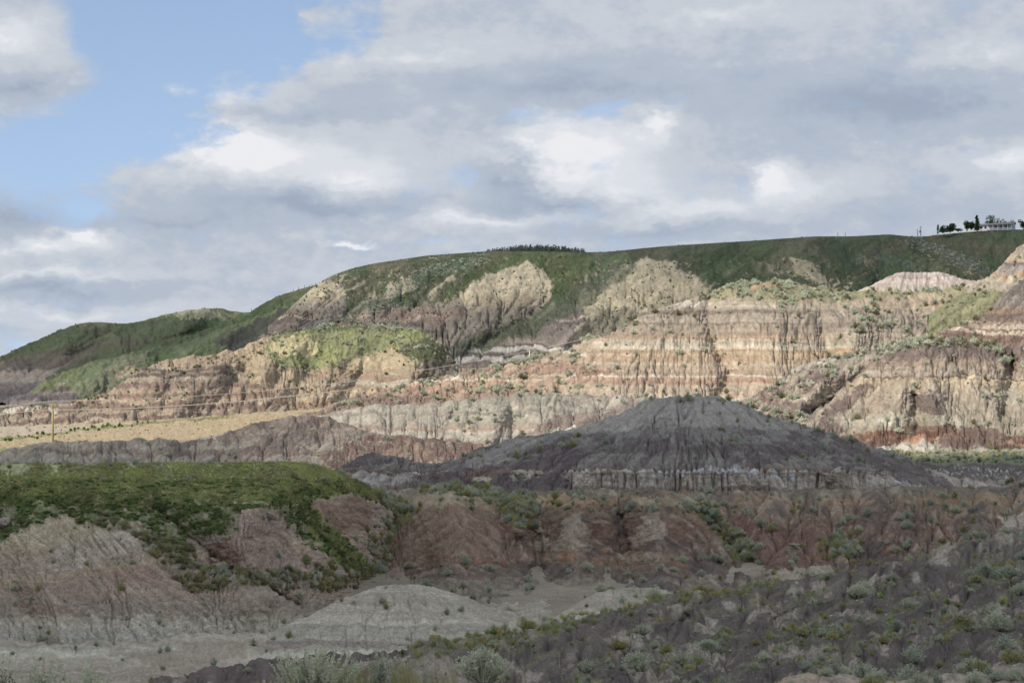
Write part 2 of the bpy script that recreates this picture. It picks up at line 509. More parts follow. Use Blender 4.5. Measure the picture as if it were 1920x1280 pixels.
def finish(S, mat, name, kind='structure'):
    o = grid_mesh(name, S.X, S.Y, S.Z, np.clip(S.C, 0.004, 0.8), mat)
    o['kind'] = kind
    return o
# sites for shrubs, picked off the finished hillsides
SITES = []   # (x, y, z, size_m, type, px, py, sheet)
def sites(S, mask, n, smin, smax, typ, pmin=1, clump=0.0):
    w = mask * (S.K > pmin)
    # equal density per picture area, more in clumps
    if clump > 0: w = w * np.clip(0.25 + clump * (fbm(S.PX / 28, S.PY / 16, 2, S.seed + 91)), 0.0, 3) 
    w = w.ravel(); tot = w.sum()
    if tot <= 0: return
    id_ = RNG.choice(len(w), size=n, p=w / tot)
    u = RNG.random(n)
    sz = smin + (smax - smin) * u ** 2.2
    d = S.Y.ravel()[id_]
    for i, s_, dd in zip(id_, sz, d):
        SITES.append((S.X.ravel()[i], S.Y.ravel()[i], S.Z.ravel()[i], s_ * dd / FPX, typ, S.QX.ravel()[i], S.QY.ravel()[i], S.key))
# ================================================================== TERRAIN
m_far = terrain_mat('far_hill_ground', 0.9)
m_mid = terrain_mat('badland_clay', 0.38)
m_dark = terrain_mat('shaded_clay', 0.16)
m_near = terrain_mat('near_gravel_clay', 0.05)

# valley floor, one sheet that reaches the horizon
def floor_sheet():
    d = np.concatenate([np.linspace(6, 70, 14), np.linspace(75, 700, 120), np.geomspace(760, 12000, 24)])
    t = np.linspace(-1, 1, 160)
    Y = np.repeat(d[:, None], len(t), 1); X = t[None, :] * (60 + Y * 0.9)
    Z = -20.0 - 2.0 * sstep(Y, 150, 500) + 0.5 * fbm(X / 12, Y / 12, 3, 3) - np.clip(Y - 900, 0, None) * 0.0095
    Z = np.where(Y < 70, Z - (70 - Y) * 0.02, Z)
    n = fbm(X / 9, Y / 9, 4, 5)[..., None]
    C = cs(104, 98, 88) * (1 + 0.3 * n)
    o = grid_mesh('ground', X, Y, Z, np.clip(C, 0, 1), m_dark); o['kind'] = 'structure'
floor_sheet()

# ---- far left green hills
CR_K = [(-400, 880, 900), (-250, 775, 940), (-100, 708, 1000), (0, 669, 1040), (60, 638, 1060), (110, 617, 1070), (150, 603, 1080), (170, 600, 1080), (200, 602, 1080), (235, 606, 1080),
        (270, 598, 1100), (310, 587, 1120), (340, 580, 1140), (380, 575, 1140), (420, 576, 1140), (450, 583, 1120), (466, 587, 1100), (480, 576, 1085), (500, 563, 1070), (520, 552, 1060),
        (560, 538, 1040), (600, 527, 1020), (640, 512, 1000), (720, 500, 980)]
S = sheet('K', -400, 720, [back(CR_K, 150, 40), CR_K,
      [(-400, 890, 850), (-100, 722, 940), (0, 684, 980), (100, 650, 990), (200, 628, 1000), (300, 622, 1010), (460, 612, 1010), (600, 575, 960), (720, 560, 920)],
      [(-400, 900, 700), (-100, 790, 720), (0, 755, 730), (200, 745, 740), (500, 730, 750), (720, 700, 780)]], dx=2.0, dy=1.8,
      ridges=[([(380, 578), (330, 620), (230, 650)], 26, 55), ([(500, 566), (400, 640), (300, 660)], 30, 50), ([(465, 590), (380, 618), (280, 640)], 13, -40), ([(150, 606), (120, 650)], 35, 35), ([(200, 640), (60, 690)], 18, -35)],
      lump=(5, 45), fine=(0.8, 8), gul=(1.6, 9, 14), seed=1, calm=0.5, warp=5.0, slant=-0.5)
S.C = bands(S, [(560, cl(116, 131, 76)), (640, cl(106, 124, 76)), (668, cl(118, 112, 94)), (682, cl(142, 128, 116)), (694, cl(172, 152, 136)), (704, cl(182, 168, 148)), (716, cl(146, 130, 124)), (730, cl(130, 118, 116)), (760, cl(120, 108, 106))], warp=6, soft=4)
g = np.clip(poly(S, [(110, 600), (720, 480), (720, 720), (230, 740), (60, 745), (110, 690), (180, 660), (90, 655), (-60, 690), (-60, 640)]), 0, 1)
paint(S, g, cl(102, 120, 71))
paint(S, poly(S, [(100, 655), (210, 632), (290, 632), (275, 640), (200, 652), (160, 672), (110, 690), (-10, 690), (40, 660)]), cl(120, 106, 92), 0.8)
paint(S, sstep(S.n0, 0.0, 0.25) * g, cl(110, 112, 74), 0.6)
paint(S, ell(S, 175, 604, 40, 7), cl(150, 140, 104), 0.8)
paint(S, poly(S, [(305, 592), (340, 578), (420, 573), (470, 588), (440, 600), (400, 600)]), cl(178, 172, 130), 0.95)
paint(S, poly(S, [(395, 574), (440, 577), (458, 584), (430, 590), (405, 583)]), cl(85, 108, 55), 0.9)
paint(S, line(S, [(560, 556), (480, 590), (400, 606), (330, 640)], 7), cl(95, 129, 60), 0.8)
paint(S, line(S, [(590, 533), (540, 552), (480, 578)], 6), cl(120, 120, 76), 0.7)
paint(S, sstep(S.n2, 0.12, 0.3) * g, cl(76, 86, 64), 0.5)
streaks(S, 0.14, 0.08, 0.16)
finish(S, m_far, 'far_green_hills')
sites(S, (np.abs(S.K - 1.0) < 0.03) * (S.PX > -10) * (S.PX < 620), 60, 2, 3.5, 'far', 0.95)
sites(S, g * (S.PX > -10) * (S.PX < 560), 160, 2.5, 6, 'far', 1.0, 2.0)

# ---- front spur of the green hills
CR_KF = [(-400, 800, 560), (-100, 775, 600), (0, 762, 615), (40, 745, 640), (80, 714, 660), (143, 686, 700), (200, 670, 740), (250, 658, 770), (300, 650, 790), (350, 640, 800), (420, 612, 820),
         (500, 585, 840), (560, 560, 860), (600, 540, 870), (680, 520, 880)]
S = sheet('KF', -400, 680, [back(CR_KF, 60, 14), CR_KF,
      [(-400, 830, 480), (0, 785, 540), (140, 745, 590), (250, 720, 640), (350, 705, 690), (450, 680, 740), (680, 640, 760)],
      [(-400, 880, 420), (0, 830, 450), (300, 790, 520), (680, 740, 640)]], dx=2.0, dy=1.8,
      ridges=[([(240, 668), (190, 695), (135, 745)], 20, 18), ([(420, 618), (360, 650), (330, 672)], 24, 22), ([(300, 655), (300, 690)], 22, -22), ([(170, 690), (110, 745)], 12, -12)],
      lump=(4, 40), gul=(2.2, 9, 12, lambda x, y: sstep(y, 700, 725)), seed=2, warp=5.0, slant=-0.6)
S.C = bands(S, [(600, cl(111, 127, 76)), (704, cl(160, 146, 106)), (722, cl(120, 108, 104)), (728, cl(142, 126, 118)), (738, cl(112, 100, 102)), (750, cl(142, 130, 122)), (762, cl(124, 108, 100)), (772, cl(160, 150, 136)), (780, cl(128, 110, 102))], warp=7)
g = poly(S, [(60, 712), (680, 480), (680, 690), (330, 672), (290, 700), (190, 745), (140, 752), (150, 735), (100, 720), (160, 718), (200, 708), (60, 735)])
paint(S, g, cl(118, 136, 81))
paint(S, poly(S, [(240, 668), (290, 664), (240, 705), (190, 745), (140, 752), (150, 735), (190, 700)]), cl(140, 142, 100), 1)
paint(S, ell(S, 236, 697, 26, 10, -20), cl(196, 172, 124), 0.95)
paint(S, poly(S, [(275, 668), (300, 662), (340, 668), (330, 676), (285, 680)]), cl(88, 113, 60), 0.9)
paint(S, poly(S, [(400, 640), (530, 580), (620, 515), (640, 540), (560, 620), (430, 668)]), cl(88, 86, 84), 0.95)
paint(S, line(S, [(170, 678), (120, 702), (85, 722)], 8), cl(122, 132, 64), 0.8)
paint(S, line(S, [(330, 640), (310, 662)], 10), cl(90, 122, 60), 0.6)
paint(S, sstep(S.n2, 0.12, 0.3) * g, cl(85, 92, 71), 0.5)
streaks(S, 0.16, 0.1, 0.14)
finish(S, m_far, 'green_spur')

# ---- big bluff and the plateau
CR_L = [(400, 690, 760), (420, 672, 775), (450, 652, 790), (490, 618, 800), (530, 588, 820), (560, 562, 840), (590, 536, 860), (620, 517, 870), (660, 503, 890), (700, 494, 900), (800, 479, 920), (915, 471, 940),
        (1000, 471, 950), (1090, 473, 960), (1140, 472, 960), (1180, 468, 960), (1240, 462, 960), (1300, 458, 960), (1400, 452, 960), (1500, 445, 960), (1530, 443, 960), (1600, 443, 970), (1670, 439, 970),
        (1690, 442, 980), (1730, 444, 1000), (1760, 440, 1010), (1820, 434, 1010), (1900, 430.5, 1010), (1930, 430, 1010), (2250, 425, 1010)]
def back_flat(rail, dd): return [(px, wpy((640 - py) / FPX * d, d + dd) , d + dd) for px, py, d in rail]
S = sheet('L', 400, 2250, [back_flat(CR_L, 25), CR_L,
      [(400, 695, 750), (450, 668, 765), (490, 645, 770), (560, 605, 780), (640, 575, 790), (800, 560, 800), (1000, 552, 800), (1200, 545, 800), (1340, 540, 805), (1500, 520, 830), (1600, 530, 820), (1750, 520, 860), (1900, 520, 850), (2250, 510, 850)],
      [(400, 705, 720), (560, 670, 700), (640, 672, 700), (850, 705, 685), (1000, 700, 680), (1340, 640, 690), (1500, 620, 700), (1750, 590, 760), (2250, 590, 760)]],
      dx=1.8, dy=1.7, sv=6,
      ridges=[([(980, 505), (900, 560), (740, 640)], 46, 18), ([(1212, 500), (1130, 560), (1060, 640)], 50, 22), ([(1255, 490), (1330, 545)], 22, 18), ([(1120, 492), (1060, 550), (880, 660)], 24, -16),
              ([(620, 520), (560, 580), (520, 640)], 24, 22), ([(700, 540), (650, 590), (620, 620)], 24, -22), ([(765, 520), (690, 575)], 26, 18), ([(905, 500), (850, 535), (740, 600)], 16, -14),
              ([(1480, 462), (1560, 540)], 22, 24), ([(1540, 448), (1640, 545)], 26, 26), ([(1400, 462), (1480, 540)], 25, -20), ([(1620, 450), (1730, 520)], 26, -24), ([(1700, 446), (1800, 515), (1850, 530)], 24, -30), ([(1085, 600), (1050, 650)], 22, 16)],
      lump=(5, 42), fine=(1.2, 8), gul=(2.6, 9, 10, lambda x, y: np.clip(sstep(y, 520, 570) + 0.15, 0, 1)), seed=3, calm=0.3, warp=3.5, slant=-0.5, billow=(3, 30), rough=0.8)
tan, tan2 = cl(206, 188, 146), cl(190, 172, 136)
S.C = bands(S, [(470, cl(102, 117, 74)), (486, tan), (556, tan2), (566, cl(168, 155, 135)), (578, cl(146, 131, 114)), (588, cl(144, 109, 90)), (592, cl(198, 180, 158)), (596, cl(118, 105, 97)), (606, cl(142, 124, 112)), (618, cl(131, 116, 107)),
                (626, cl(157, 139, 122)), (634, cl(168, 150, 131)), (644, cl(118, 103, 99)), (648, cl(209, 200, 186)), (656, cl(111, 101, 97)), (664, cl(196, 187, 175)), (674, cl(135, 120, 110)), (690, cl(168, 148, 129))], warp=9, soft=1.6)
paint(S, poly(S, [(560, 610), (640, 560), (760, 560), (740, 590), (660, 590), (640, 598), (560, 660)]), cl(140, 132, 124), 0.8)
paint(S, poly(S, [(650, 600), (690, 582), (800, 572), (930, 585), (900, 598), (780, 604), (690, 604)]), cl(164, 134, 114), 0.6)
paint(S, poly(S, [(830, 600), (900, 580), (1000, 572), (1010, 590), (920, 625), (850, 640)]), cl(152, 140, 124), 0.9)
paint(S, poly(S, [(900, 560), (1000, 556), (1010, 570), (870, 585)]), cl(182, 158, 122), 0.7)
# S2: the buff cliff
paint(S, poly(S, [(1210, 480), (1260, 500), (1330, 545), (1330, 600), (1180, 650), (1060, 645), (1100, 590), (1080, 570), (1120, 530)]), cl(204, 186, 142), 1)
paint(S, poly(S, [(1120, 580), (1190, 575), (1230, 590), (1180, 640), (1120, 650), (1100, 620)]), cl(150, 140, 112), 0.8)
paint(S, poly(S, [(1045, 578), (1085, 572), (1095, 610), (1060, 655), (1010, 640), (1000, 615)]), cl(150, 136, 130), 0.45)
# grass and scrub cover
g = np.zeros_like(S.PX)
for pp in ([(600, 440), (2250, 400), (2250, 700), (1340, 640), (1310, 540), (1285, 515), (1240, 480), (1210, 484), (1150, 520), (1090, 560), (1010, 610), (900, 655), (840, 655), (1000, 585), (1035, 550), (1028, 510), (985, 492), (960, 505), (900, 520), (850, 560), (780, 575), (720, 570), (640, 600), (655, 570), (640, 530), (600, 522)],):
    g = np.maximum(g, cover(S, pp, 6, 0.8))
def cut(pp, a=1.0):
    global g
    g = g * (1 - cover(S, pp, 3, 0.5) * a)
cut([(585, 530), (640, 528), (652, 548), (625, 580), (590, 610), (500, 660), (540, 600)])
cut([(735, 535), (760, 520), (785, 524), (770, 545), (735, 560), (710, 560)]); cut([(870, 545), (905, 510), (945, 515), (880, 560), (840, 580)])
cut([(925, 515), (950, 500), (985, 490), (1032, 520), (1035, 555), (1000, 590), (830, 620), (800, 600), (860, 560)])
cut([(1130, 535), (1170, 500), (1212, 480), (1262, 492), (1340, 540), (1340, 640), (1040, 640), (1060, 590)])
cut([(1070, 520), (1090, 508), (1100, 515), (1060, 535)])
cut([(1470, 470), (1500, 466), (1530, 500), (1560, 545), (1490, 510)], 0.75); cut([(1580, 458), (1605, 462), (1625, 500), (1600, 490)], 0.7); cut([(1405, 490), (1450, 490), (1460, 520), (1420, 515)], 0.6); cut([(1340, 500), (1380, 495), (1370, 525)], 0.5)
g = g * (1 - 0.8 * sstep(0.5 * S.st1 + 1.6 * S.n0 + 0.5 * S.n1, 0.55, 1.0) * sstep(S.PY, 485, 520))
gn = g * (sstep(S.n1 + 0.6 * S.n2, -0.75, -0.35))
S.C = S.C * (1 - gn[..., None]) + cl(97, 111, 74) * gn[..., None]
paint(S, g * sstep(S.n0 + 0.4 * S.n1, -0.05, 0.3), cl(124, 116, 84), 0.75)
paint(S, g * sstep(S.n1 - 0.3 * S.n0, 0.1, 0.4), cl(96, 102, 76), 0.6)
paint(S, g * sstep(-S.n0, 0.05, 0.25), cl(85, 113, 62), 0.7)
paint(S, poly(S, [(930, 486), (970, 475), (1060, 474), (1115, 484), (1110, 510), (1060, 545), (1035, 560), (1030, 515), (990, 492), (950, 500), (880, 530), (860, 545)]), cl(95, 115, 48), 0.95)
paint(S, line(S, [(900, 515), (860, 535), (835, 552)], 9), cl(81, 104, 48), 0.8)
paint(S, poly(S, [(1310, 470), (1420, 468), (1450, 520), (1400, 530), (1320, 535), (1290, 500)]), cl(81, 108, 53), 0.65)
paint(S, poly(S, [(1520, 452), (1560, 444), (1600, 470), (1650, 530), (1620, 545), (1560, 500)]), cl(67, 90, 55), 0.7)
paint(S, poly(S, [(1640, 470), (1700, 470), (1780, 500), (1830, 520), (1700, 512), (1650, 500)]), cl(92, 120, 57), 0.6)
paint(S, poly(S, [(1700, 448), (1740, 450), (1790, 475), (1860, 505), (1840, 515), (1770, 490), (1720, 465)]), cl(111, 117, 111), 0.75)
paint(S, poly(S, [(1615, 455), (1650, 468), (1700, 490), (1760, 510), (1700, 505), (1640, 480)]), cl(111, 124, 106), 0.6)
paint(S, line(S, [(700, 575), (800, 510), (905, 485)], 10) * sstep(S.n2, -0.1, 0.2), cl(116, 131, 116), 0.8)
paint(S, line(S, [(1180, 500), (1100, 555), (1000, 610), (850, 655)], 13), cl(97, 108, 81), 0.85)
paint(S, sstep(S.n2, 0.10, 0.28) * g, cl(64, 74, 57), 0.55)
# speckles of scrub on the bare spurs
spk = sstep(fbm(S.PX / 4.5, S.PY / 3.0, 2, 99), 0.42, 0.55) * sstep(S.n0 + S.n1 * 0.5, -0.25, 0.1) * (1 - g)
paint(S, spk * (S.PY < 600), cl(111, 111, 88), 0.85)
S.spk = spk; S.g = g
streaks(S, 0.16, 0.10, 0.14)
finish(S, m_far, 'big_bluff')
sites(S, (np.abs(S.K - 1.0) < 0.03) * (S.PX < 1930) * 1.0, 200, 2, 4, 'far', 0.95)
def plateau():
    r0 = [(float(S.PX[0, i]), float(S.Y[0, i]), float(S.Z[0, i])) for i in range(0, S.PX.shape[1], 8)]
    ts = (0, 60, 200, 600, 1500, 4000)
    X = np.array([[(px - 960) / FPX * (y + t) for px, y, z in r0] for t in reversed(ts)]); Y = np.array([[y + t for px, y, z in r0] for t in reversed(ts)]); Z = np.array([[z - (0.0 if t == 0 else 0.15 + t * 0.004) for px, y, z in r0] for t in reversed(ts)])
    o = grid_mesh('prairie', X, Y, Z, np.zeros(X.shape + (3,)) + cl(116, 122, 81), m_far); o['kind'] = 'structure'
plateau()
sites(S, g * (S.PY > 480) * (S.PY < 650), 600, 3, 9, 'far', 1.05, 1.6)
sites(S, (1 - g) * (S.PY > 490) * (S.PY < 640), 900, 3, 8, 'far', 1.05, 1.6)
sites(S, line(S, [(700, 575), (800, 512), (905, 487)], 12) + line(S, [(1700, 450), (1760, 475), (1850, 510)], 14) * 1.0 + line(S, [(640, 600), (700, 600), (760, 603)], 6), 500, 4, 9, 'sagefar', 1.02)

# ---- pink mound and the right-hand edge slopes
CR_N = [(1560, 560, 600), (1590, 550, 600), (1620, 539, 600), (1640, 529, 601), (1660, 519, 602), (1680, 510, 603), (1692, 507, 604), (1706, 509, 605), (1740, 508, 606), (1765, 508, 606), (1782, 512, 606), (1800, 520, 605), (1830, 526, 604), (1860, 540, 602), (1900, 560, 600)]
S = sheet('N', 1560, 1900, [back(CR_N, 25, 9), CR_N, [(1560, 575, 590), (1650, 552, 590), (1830, 552, 590), (1900, 575, 590)], [(1560, 620, 575), (1900, 620, 575)]], dx=1.5, dy=1.3,
          lump=(1.5, 20), gul=(1.8, 7, 10), seed=4)
S.C = bands(S, [(500, cl(196, 170, 158)), (520, cl(206, 186, 172)), (536, cl(200, 180, 160)), (548, cl(196, 176, 150)), (560, cl(160, 150, 110))], warp=3)
paint(S, line(S, [(1690, 506), (1740, 512), (1790, 510)], 3), cl(226, 214, 204), 0.6)
streaks(S, 0.2, 0.12)
finish(S, m_mid, 'pink_mound')

CR_O1 = [(1740, 590, 470), (1780, 562, 478), (1820, 536, 484), (1835, 527, 485), (1852, 517, 488), (1868, 507, 491), (1880, 496, 494), (1890, 484, 496), (1900, 470, 498), (1908, 463, 500), (1922, 454, 502), (2000, 425, 510), (2250, 400, 520)]
S = sheet('O1', 1740, 2250, [back(CR_O1, 40, 12), CR_O1, [(1740, 600, 460), (1840, 560, 465), (1920, 535, 468), (2250, 530, 470)], [(1740, 640, 445), (2250, 640, 445)]], dx=1.6, dy=1.4,
          lump=(3, 22), fine=(1.5, 7), gul=(2.0, 8, 9), seed=5)
S.C = bands(S, [(450, cl(184, 162, 138)), (478, cl(196, 168, 132)), (490, cl(160, 144, 134)), (500, cl(176, 160, 146)), (512, cl(190, 150, 104)), (518, cl(206, 186, 152)), (530, cl(190, 172, 146)), (545, cl(150, 148, 96)), (570, cl(150, 148, 96))], warp=6, wl=40)
streaks(S, 0.22, 0.14)
finish(S, m_mid, 'right_edge_slope')
sites(S, (S.PX < 1935) * 1.0, 70, 4, 14, 'mid', 1.0)

# ---- the striped badland wall
CR_M = [(520, 790, 440), (560, 778, 445), (600, 768, 450), (650, 748, 455), (700, 735, 460), (750, 722, 465), (800, 712, 470), (850, 700, 475), (900, 690, 478), (950, 680, 480), (1000, 667, 482), (1050, 655, 485),
        (1080, 648, 486), (1130, 634, 488), (1170, 612, 490), (1200, 595, 492), (1220, 583, 494), (1240, 578, 496), (1262, 572, 498), (1268, 566, 500), (1290, 561, 503), (1305, 556, 506), (1330, 547, 510), (1370, 534, 518), (1400, 529, 522), (1430, 526, 525), (1470, 528, 527),
        (1500, 533, 528), (1530, 537, 528), (1560, 542, 527), (1600, 546, 525), (1640, 545, 525), (1700, 545, 525), (1760, 542, 526), (1820, 534, 530), (1870, 527, 535), (1920, 525, 540), (2250, 510, 550)]
S = sheet('M', 520, 2250, [back(CR_M, 40, 14), CR_M,
      [(520, 792, 439), (800, 716, 466), (1000, 673, 478), (1200, 605, 486), (1300, 580, 492), (1400, 566, 494), (1500, 566, 494), (1640, 575, 492), (1800, 580, 490), (2250, 575, 495)],
      [(520, 796, 437), (800, 728, 459), (1000, 692, 469), (1080, 668, 472), (1200, 640, 471), (1300, 622, 470), (1500, 618, 470), (1640, 625, 470), (2250, 625, 470)],
      [(520, 800, 434), (800, 750, 448), (1000, 726, 452), (1100, 706, 454), (1300, 698, 452), (1500, 698, 452), (2250, 698, 452)],
      [(520, 812, 430), (700, 785, 430), (850, 768, 432), (1000, 752, 436), (1200, 744, 438), (1400, 744, 438), (2250, 744, 438)],
      [(520, 840, 420), (2250, 800, 425)]], dx=1.45, dy=1.35, sv=3,
      ridges=[([(1215, 590), (1180, 650), (1150, 720)], 60, 7), ([(1330, 560), (1330, 620), (1370, 700), (1345, 745)], 16, -7), ([(1450, 570), (1450, 700)], 40, 5), ([(1540, 590), (1560, 690)], 18, -5), ([(1620, 600), (1600, 650)], 30, 5),
              ([(1700, 560), (1760, 640)], 30, -8), ([(1130, 640), (1010, 720)], 20, 5), ([(1060, 660), (960, 730)], 12, -4), ([(940, 690), (830, 750)], 14, -4)],
      lump=(4.0, 44), fine=(0.8, 6), ledge=1.9, gul=(1.9, 9, 8, lambda x, y: np.clip(sstep(y, 560, 590) + (x < 1200), 0, 1)), seed=6)
orange, pale, grey, brown = cl(208, 160, 118), cl(214, 202, 178), cl(176, 160, 142), cl(176, 146, 122)
Bm = bands(S, [(520, cl(196, 176, 146)), (566, cl(196, 182, 160)), (574, cl(182, 166, 146)), (579, cl(128, 115, 108)), (587, cl(178, 163, 146)), (604, cl(140, 126, 116)), (608, cl(172, 152, 132)), (626, cl(184, 150, 120)), (636, cl(204, 188, 162)), (646, cl(218, 208, 186)),
               (655, cl(198, 156, 108)), (661, cl(202, 176, 142)), (668, cl(200, 160, 120)), (678, cl(208, 188, 158)), (684, cl(194, 166, 138)), (693, cl(190, 158, 130)), (701, cl(232, 224, 206)), (704, cl(192, 146, 116)), (716, cl(202, 178, 150)), (734, cl(208, 176, 146)), (742, cl(226, 216, 196)), (750, cl(150, 120, 108))],
           zref=470, warp=2.2, wl=90, soft=0.9)
Br = bands(S, [(520, cl(196, 176, 140)), (556, cl(186, 160, 140)), (566, cl(196, 174, 140)), (576, cl(180, 160, 144)), (590, cl(172, 156, 142)), (606, cl(158, 142, 130)), (616, cl(186, 168, 148)), (640, cl(190, 176, 152)), (655, cl(202, 160, 116)), (676, cl(206, 176, 140)), (700, cl(180, 150, 126)), (740, cl(170, 146, 124))], zref=480, warp=5, wl=60, soft=3)
fr = sstep(S.WX, 1480, 1620)[..., None]
Bl = bands(S, [(640, cl(188, 166, 140)), (676, cl(184, 156, 132)), (700, cl(196, 168, 138)), (709, cl(226, 214, 194)), (712, cl(198, 160, 132)), (726, cl(186, 150, 124)), (740, cl(178, 146, 124)), (756, cl(162, 132, 118)), (772, cl(190, 164, 146))], coordY=S.PY - (S.PX < 800) * (800 - S.PX) * -0.12, warp=4, wl=60, soft=1.5)
fl = 1 - sstep(S.WX + (S.WY - 690) * 0.8, 1020, 1120)[..., None]
Bm = Bm * 0.72 + cl(196, 174, 148) * 0.28
S.C = Bm * (1 - fr) + Br * fr
S.C = S.C * (1 - fl) + Bl * fl
paint(S, poly(S, [(560, 772), (700, 742), (840, 738), (760, 752), (700, 780), (560, 800)]), cl(150, 122, 112), 0.9)
paint(S, poly(S, [(940, 700), (1010, 675), (1080, 672), (1110, 694), (1020, 700)]), cl(182, 134, 112), 0.5)
paint(S, poly(S, [(1080, 695), (1110, 684), (1150, 700), (1080, 703)]), cl(156, 112, 98), 0.9)
for cx, cy, rx, ry in [(1060, 656, 16, 3), (1092, 664, 12, 3), (850, 705, 14, 3), (770, 714, 30, 4)]:
    paint(S, ell(S, cx, cy, rx, ry), cl(228, 218, 196), 0.8)
gM = cover(S, [(1300, 558), (1340, 548), (1420, 520), (1920, 510), (2250, 500), (2250, 560), (1900, 560), (1800, 562), (1750, 548), (1640, 560), (1560, 566), (1480, 568), (1400, 556), (1350, 560)]) * sstep(S.n1, -0.5, -0.2)
paint(S, gM, cl(158, 158, 108), 0.9)
paint(S, gM * sstep(S.n0, 0.0, 0.2), cl(176, 166, 118), 0.7)
paint(S, ell(S, 1418, 534, 26, 7), cl(206, 162, 126), 0.9); paint(S, ell(S, 1465, 533, 18, 5), cl(200, 160, 124), 0.7)
paint(S, poly(S, [(1260, 562), (1300, 562), (1330, 566), (1330, 575), (1270, 574)]), cl(214, 204, 186), 0.9)
paint(S, poly(S, [(1740, 562), (1830, 550), (1860, 575), (1780, 590), (1740, 580)]) , cl(206, 164, 130), 0.5)
paint(S, line(S, [(1560, 700), (1500, 655), (1480, 640)], 4), cl(204, 150, 104), 0.3)
streaks(S, 0.16, 0.13, 0.10)
S.C = S.C * np.array((1.02, 1.0, 0.95))
finish(S, m_mid, 'striped_badland_wall')
sites(S, gM * (S.PX < 1960), 900, 5, 17, 'mid', 0.9, 1.2)
sites(S, (S.PX > 1560) * (S.PX < 1930) * (S.PY > 560) * (S.PY < 650) * 1.0, 220, 6, 24, 'mid', 1, 1.5)
sites(S, (S.PY > 575) * (S.PY < 695) * (S.PX > 1080) * (S.PX < 1560) * 1.0, 60, 6, 22, 'mid', 1)
sites(S, (S.PY > 705) * (S.PX > 900) * (S.PX < 1480) * 1.0, 170, 6, 20, 'mid', 1, 1.5)
sites(S, (S.PX > 620) * (S.PX < 1110) * (S.PY > 655) * (S.PY < 760) * 1.0, 330, 5, 18, 'mid', 1, 1.6)

# ---- rust-banded spur at the right edge
CR_O2 = [(1480, 690, 372), (1520, 678, 375), (1560, 668, 378), (1620, 656, 380), (1700, 640, 385), (1740, 630, 387), (1760, 622, 388), (1790, 612, 389), (1808, 604, 390), (1830, 596, 392), (1845, 585, 394), (1860, 574, 396), (1872, 562, 398), (1882, 551, 400), (1900, 537, 402), (1920, 524, 404), (1980, 500, 410), (2250, 470, 415)]
S = sheet('O2', 1480, 2250, [back(CR_O2, 30, 10), CR_O2, [(1480, 700, 366), (1700, 655, 374), (1800, 632, 378), (1920, 590, 384), (2250, 560, 388)], [(1480, 712, 362), (1700, 675, 364), (1920, 655, 368), (2250, 650, 368)], [(1480, 740, 350), (2250, 720, 352)]],
          dx=1.4, dy=1.3, lump=(3, 20), fine=(1.4, 6), gul=(1.8, 8, 9), seed=7, ledge=2.2)
S.C = bands(S, [(520, cl(136, 122, 112)), (560, cl(150, 136, 124)), (578, cl(164, 132, 106)), (590, cl(140, 116, 100)), (604, cl(186, 150, 118)), (609, cl(198, 176, 148)), (617, cl(160, 122, 100)), (622, cl(208, 186, 154)), (629, cl(150, 116, 98)), (640, cl(160, 130, 110)), (652, cl(196, 180, 160)), (664, cl(186, 172, 150))],
            warp=5, wl=50, coordY=S.PY + (1920 - S.PX) * 0.06)
paint(S, poly(S, [(1560, 670), (1700, 640), (1740, 634), (1700, 655), (1560, 690)]), cl(160, 146, 116), 0.8)
streaks(S, 0.24, 0.16)
finish(S, m_mid, 'rust_banded_spur')
sites(S, (S.PX < 1940) * (S.PY > 600) * 1.0, 120, 6, 20, 'mid', 1)
sites(S, line(S, [(1560, 668), (1700, 642), (1800, 606), (1860, 576)], 8), 60, 8, 20, 'mid', 0.98)

# ---- long lit slope on the left
CR_J = [(-400, 775, 470), (-250, 768, 480), (0, 766, 490), (100, 758, 500), (170, 748, 510), (200, 736, 520), (225, 715, 535), (250, 697, 548), (290, 681, 560), (320, 674, 568), (350, 667, 575), (380, 664, 580), (400, 662, 588), (440, 656, 598), (460, 646, 604), (480, 638, 610), (520, 628, 622), (560, 620, 630),
        (600, 612, 640), (640, 609, 645), (700, 611, 650), (760, 614, 655), (800, 622, 655), (822, 638, 650), (840, 662, 645), (860, 690, 635), (1000, 700, 620)]
S = sheet('J', -400, 1000, [back(CR_J, 40, 14), CR_J,
      [(-400, 790, 455), (0, 776, 470), (170, 760, 488), (225, 735, 505), (290, 705, 525), (350, 692, 540), (400, 684, 552), (460, 680, 568), (520, 680, 585), (600, 690, 588), (640, 692, 588), (700, 680, 595), (760, 664, 605), (820, 676, 605), (860, 705, 600), (1000, 715, 590)],
      [(-400, 812, 412), (0, 804, 418), (150, 796, 438), (300, 787, 462), (450, 776, 502), (600, 765, 546), (700, 762, 556), (800, 750, 562), (1000, 742, 560)],
      [(-400, 840, 400), (300, 815, 440), (1000, 790, 520)]], dx=1.5, dy=1.35, sv=4,
      ridges=[([(560, 625), (545, 660), (500, 690)], 30, 14), ([(660, 640), (620, 690), (600, 740)], 30, 8), ([(790, 660), (770, 700), (760, 740)], 30, 12), ([(430, 665), (330, 770)], 18, 6), ([(480, 660), (400, 765)], 12, -6), ([(560, 690), (500, 760)], 14, 5),
              ([(680, 690), (650, 750)], 12, -6), ([(345, 670), (230, 770)], 16, 5), ([(300, 690), (180, 780)], 12, -5)],
      lump=(4.5, 40), fine=(1.0, 6), gul=(1.9, 9, 9, lambda x, y: 1 - ((x > 500) & (x < 830) & (y < 682)) * 0.85), seed=8, slant=-0.9)
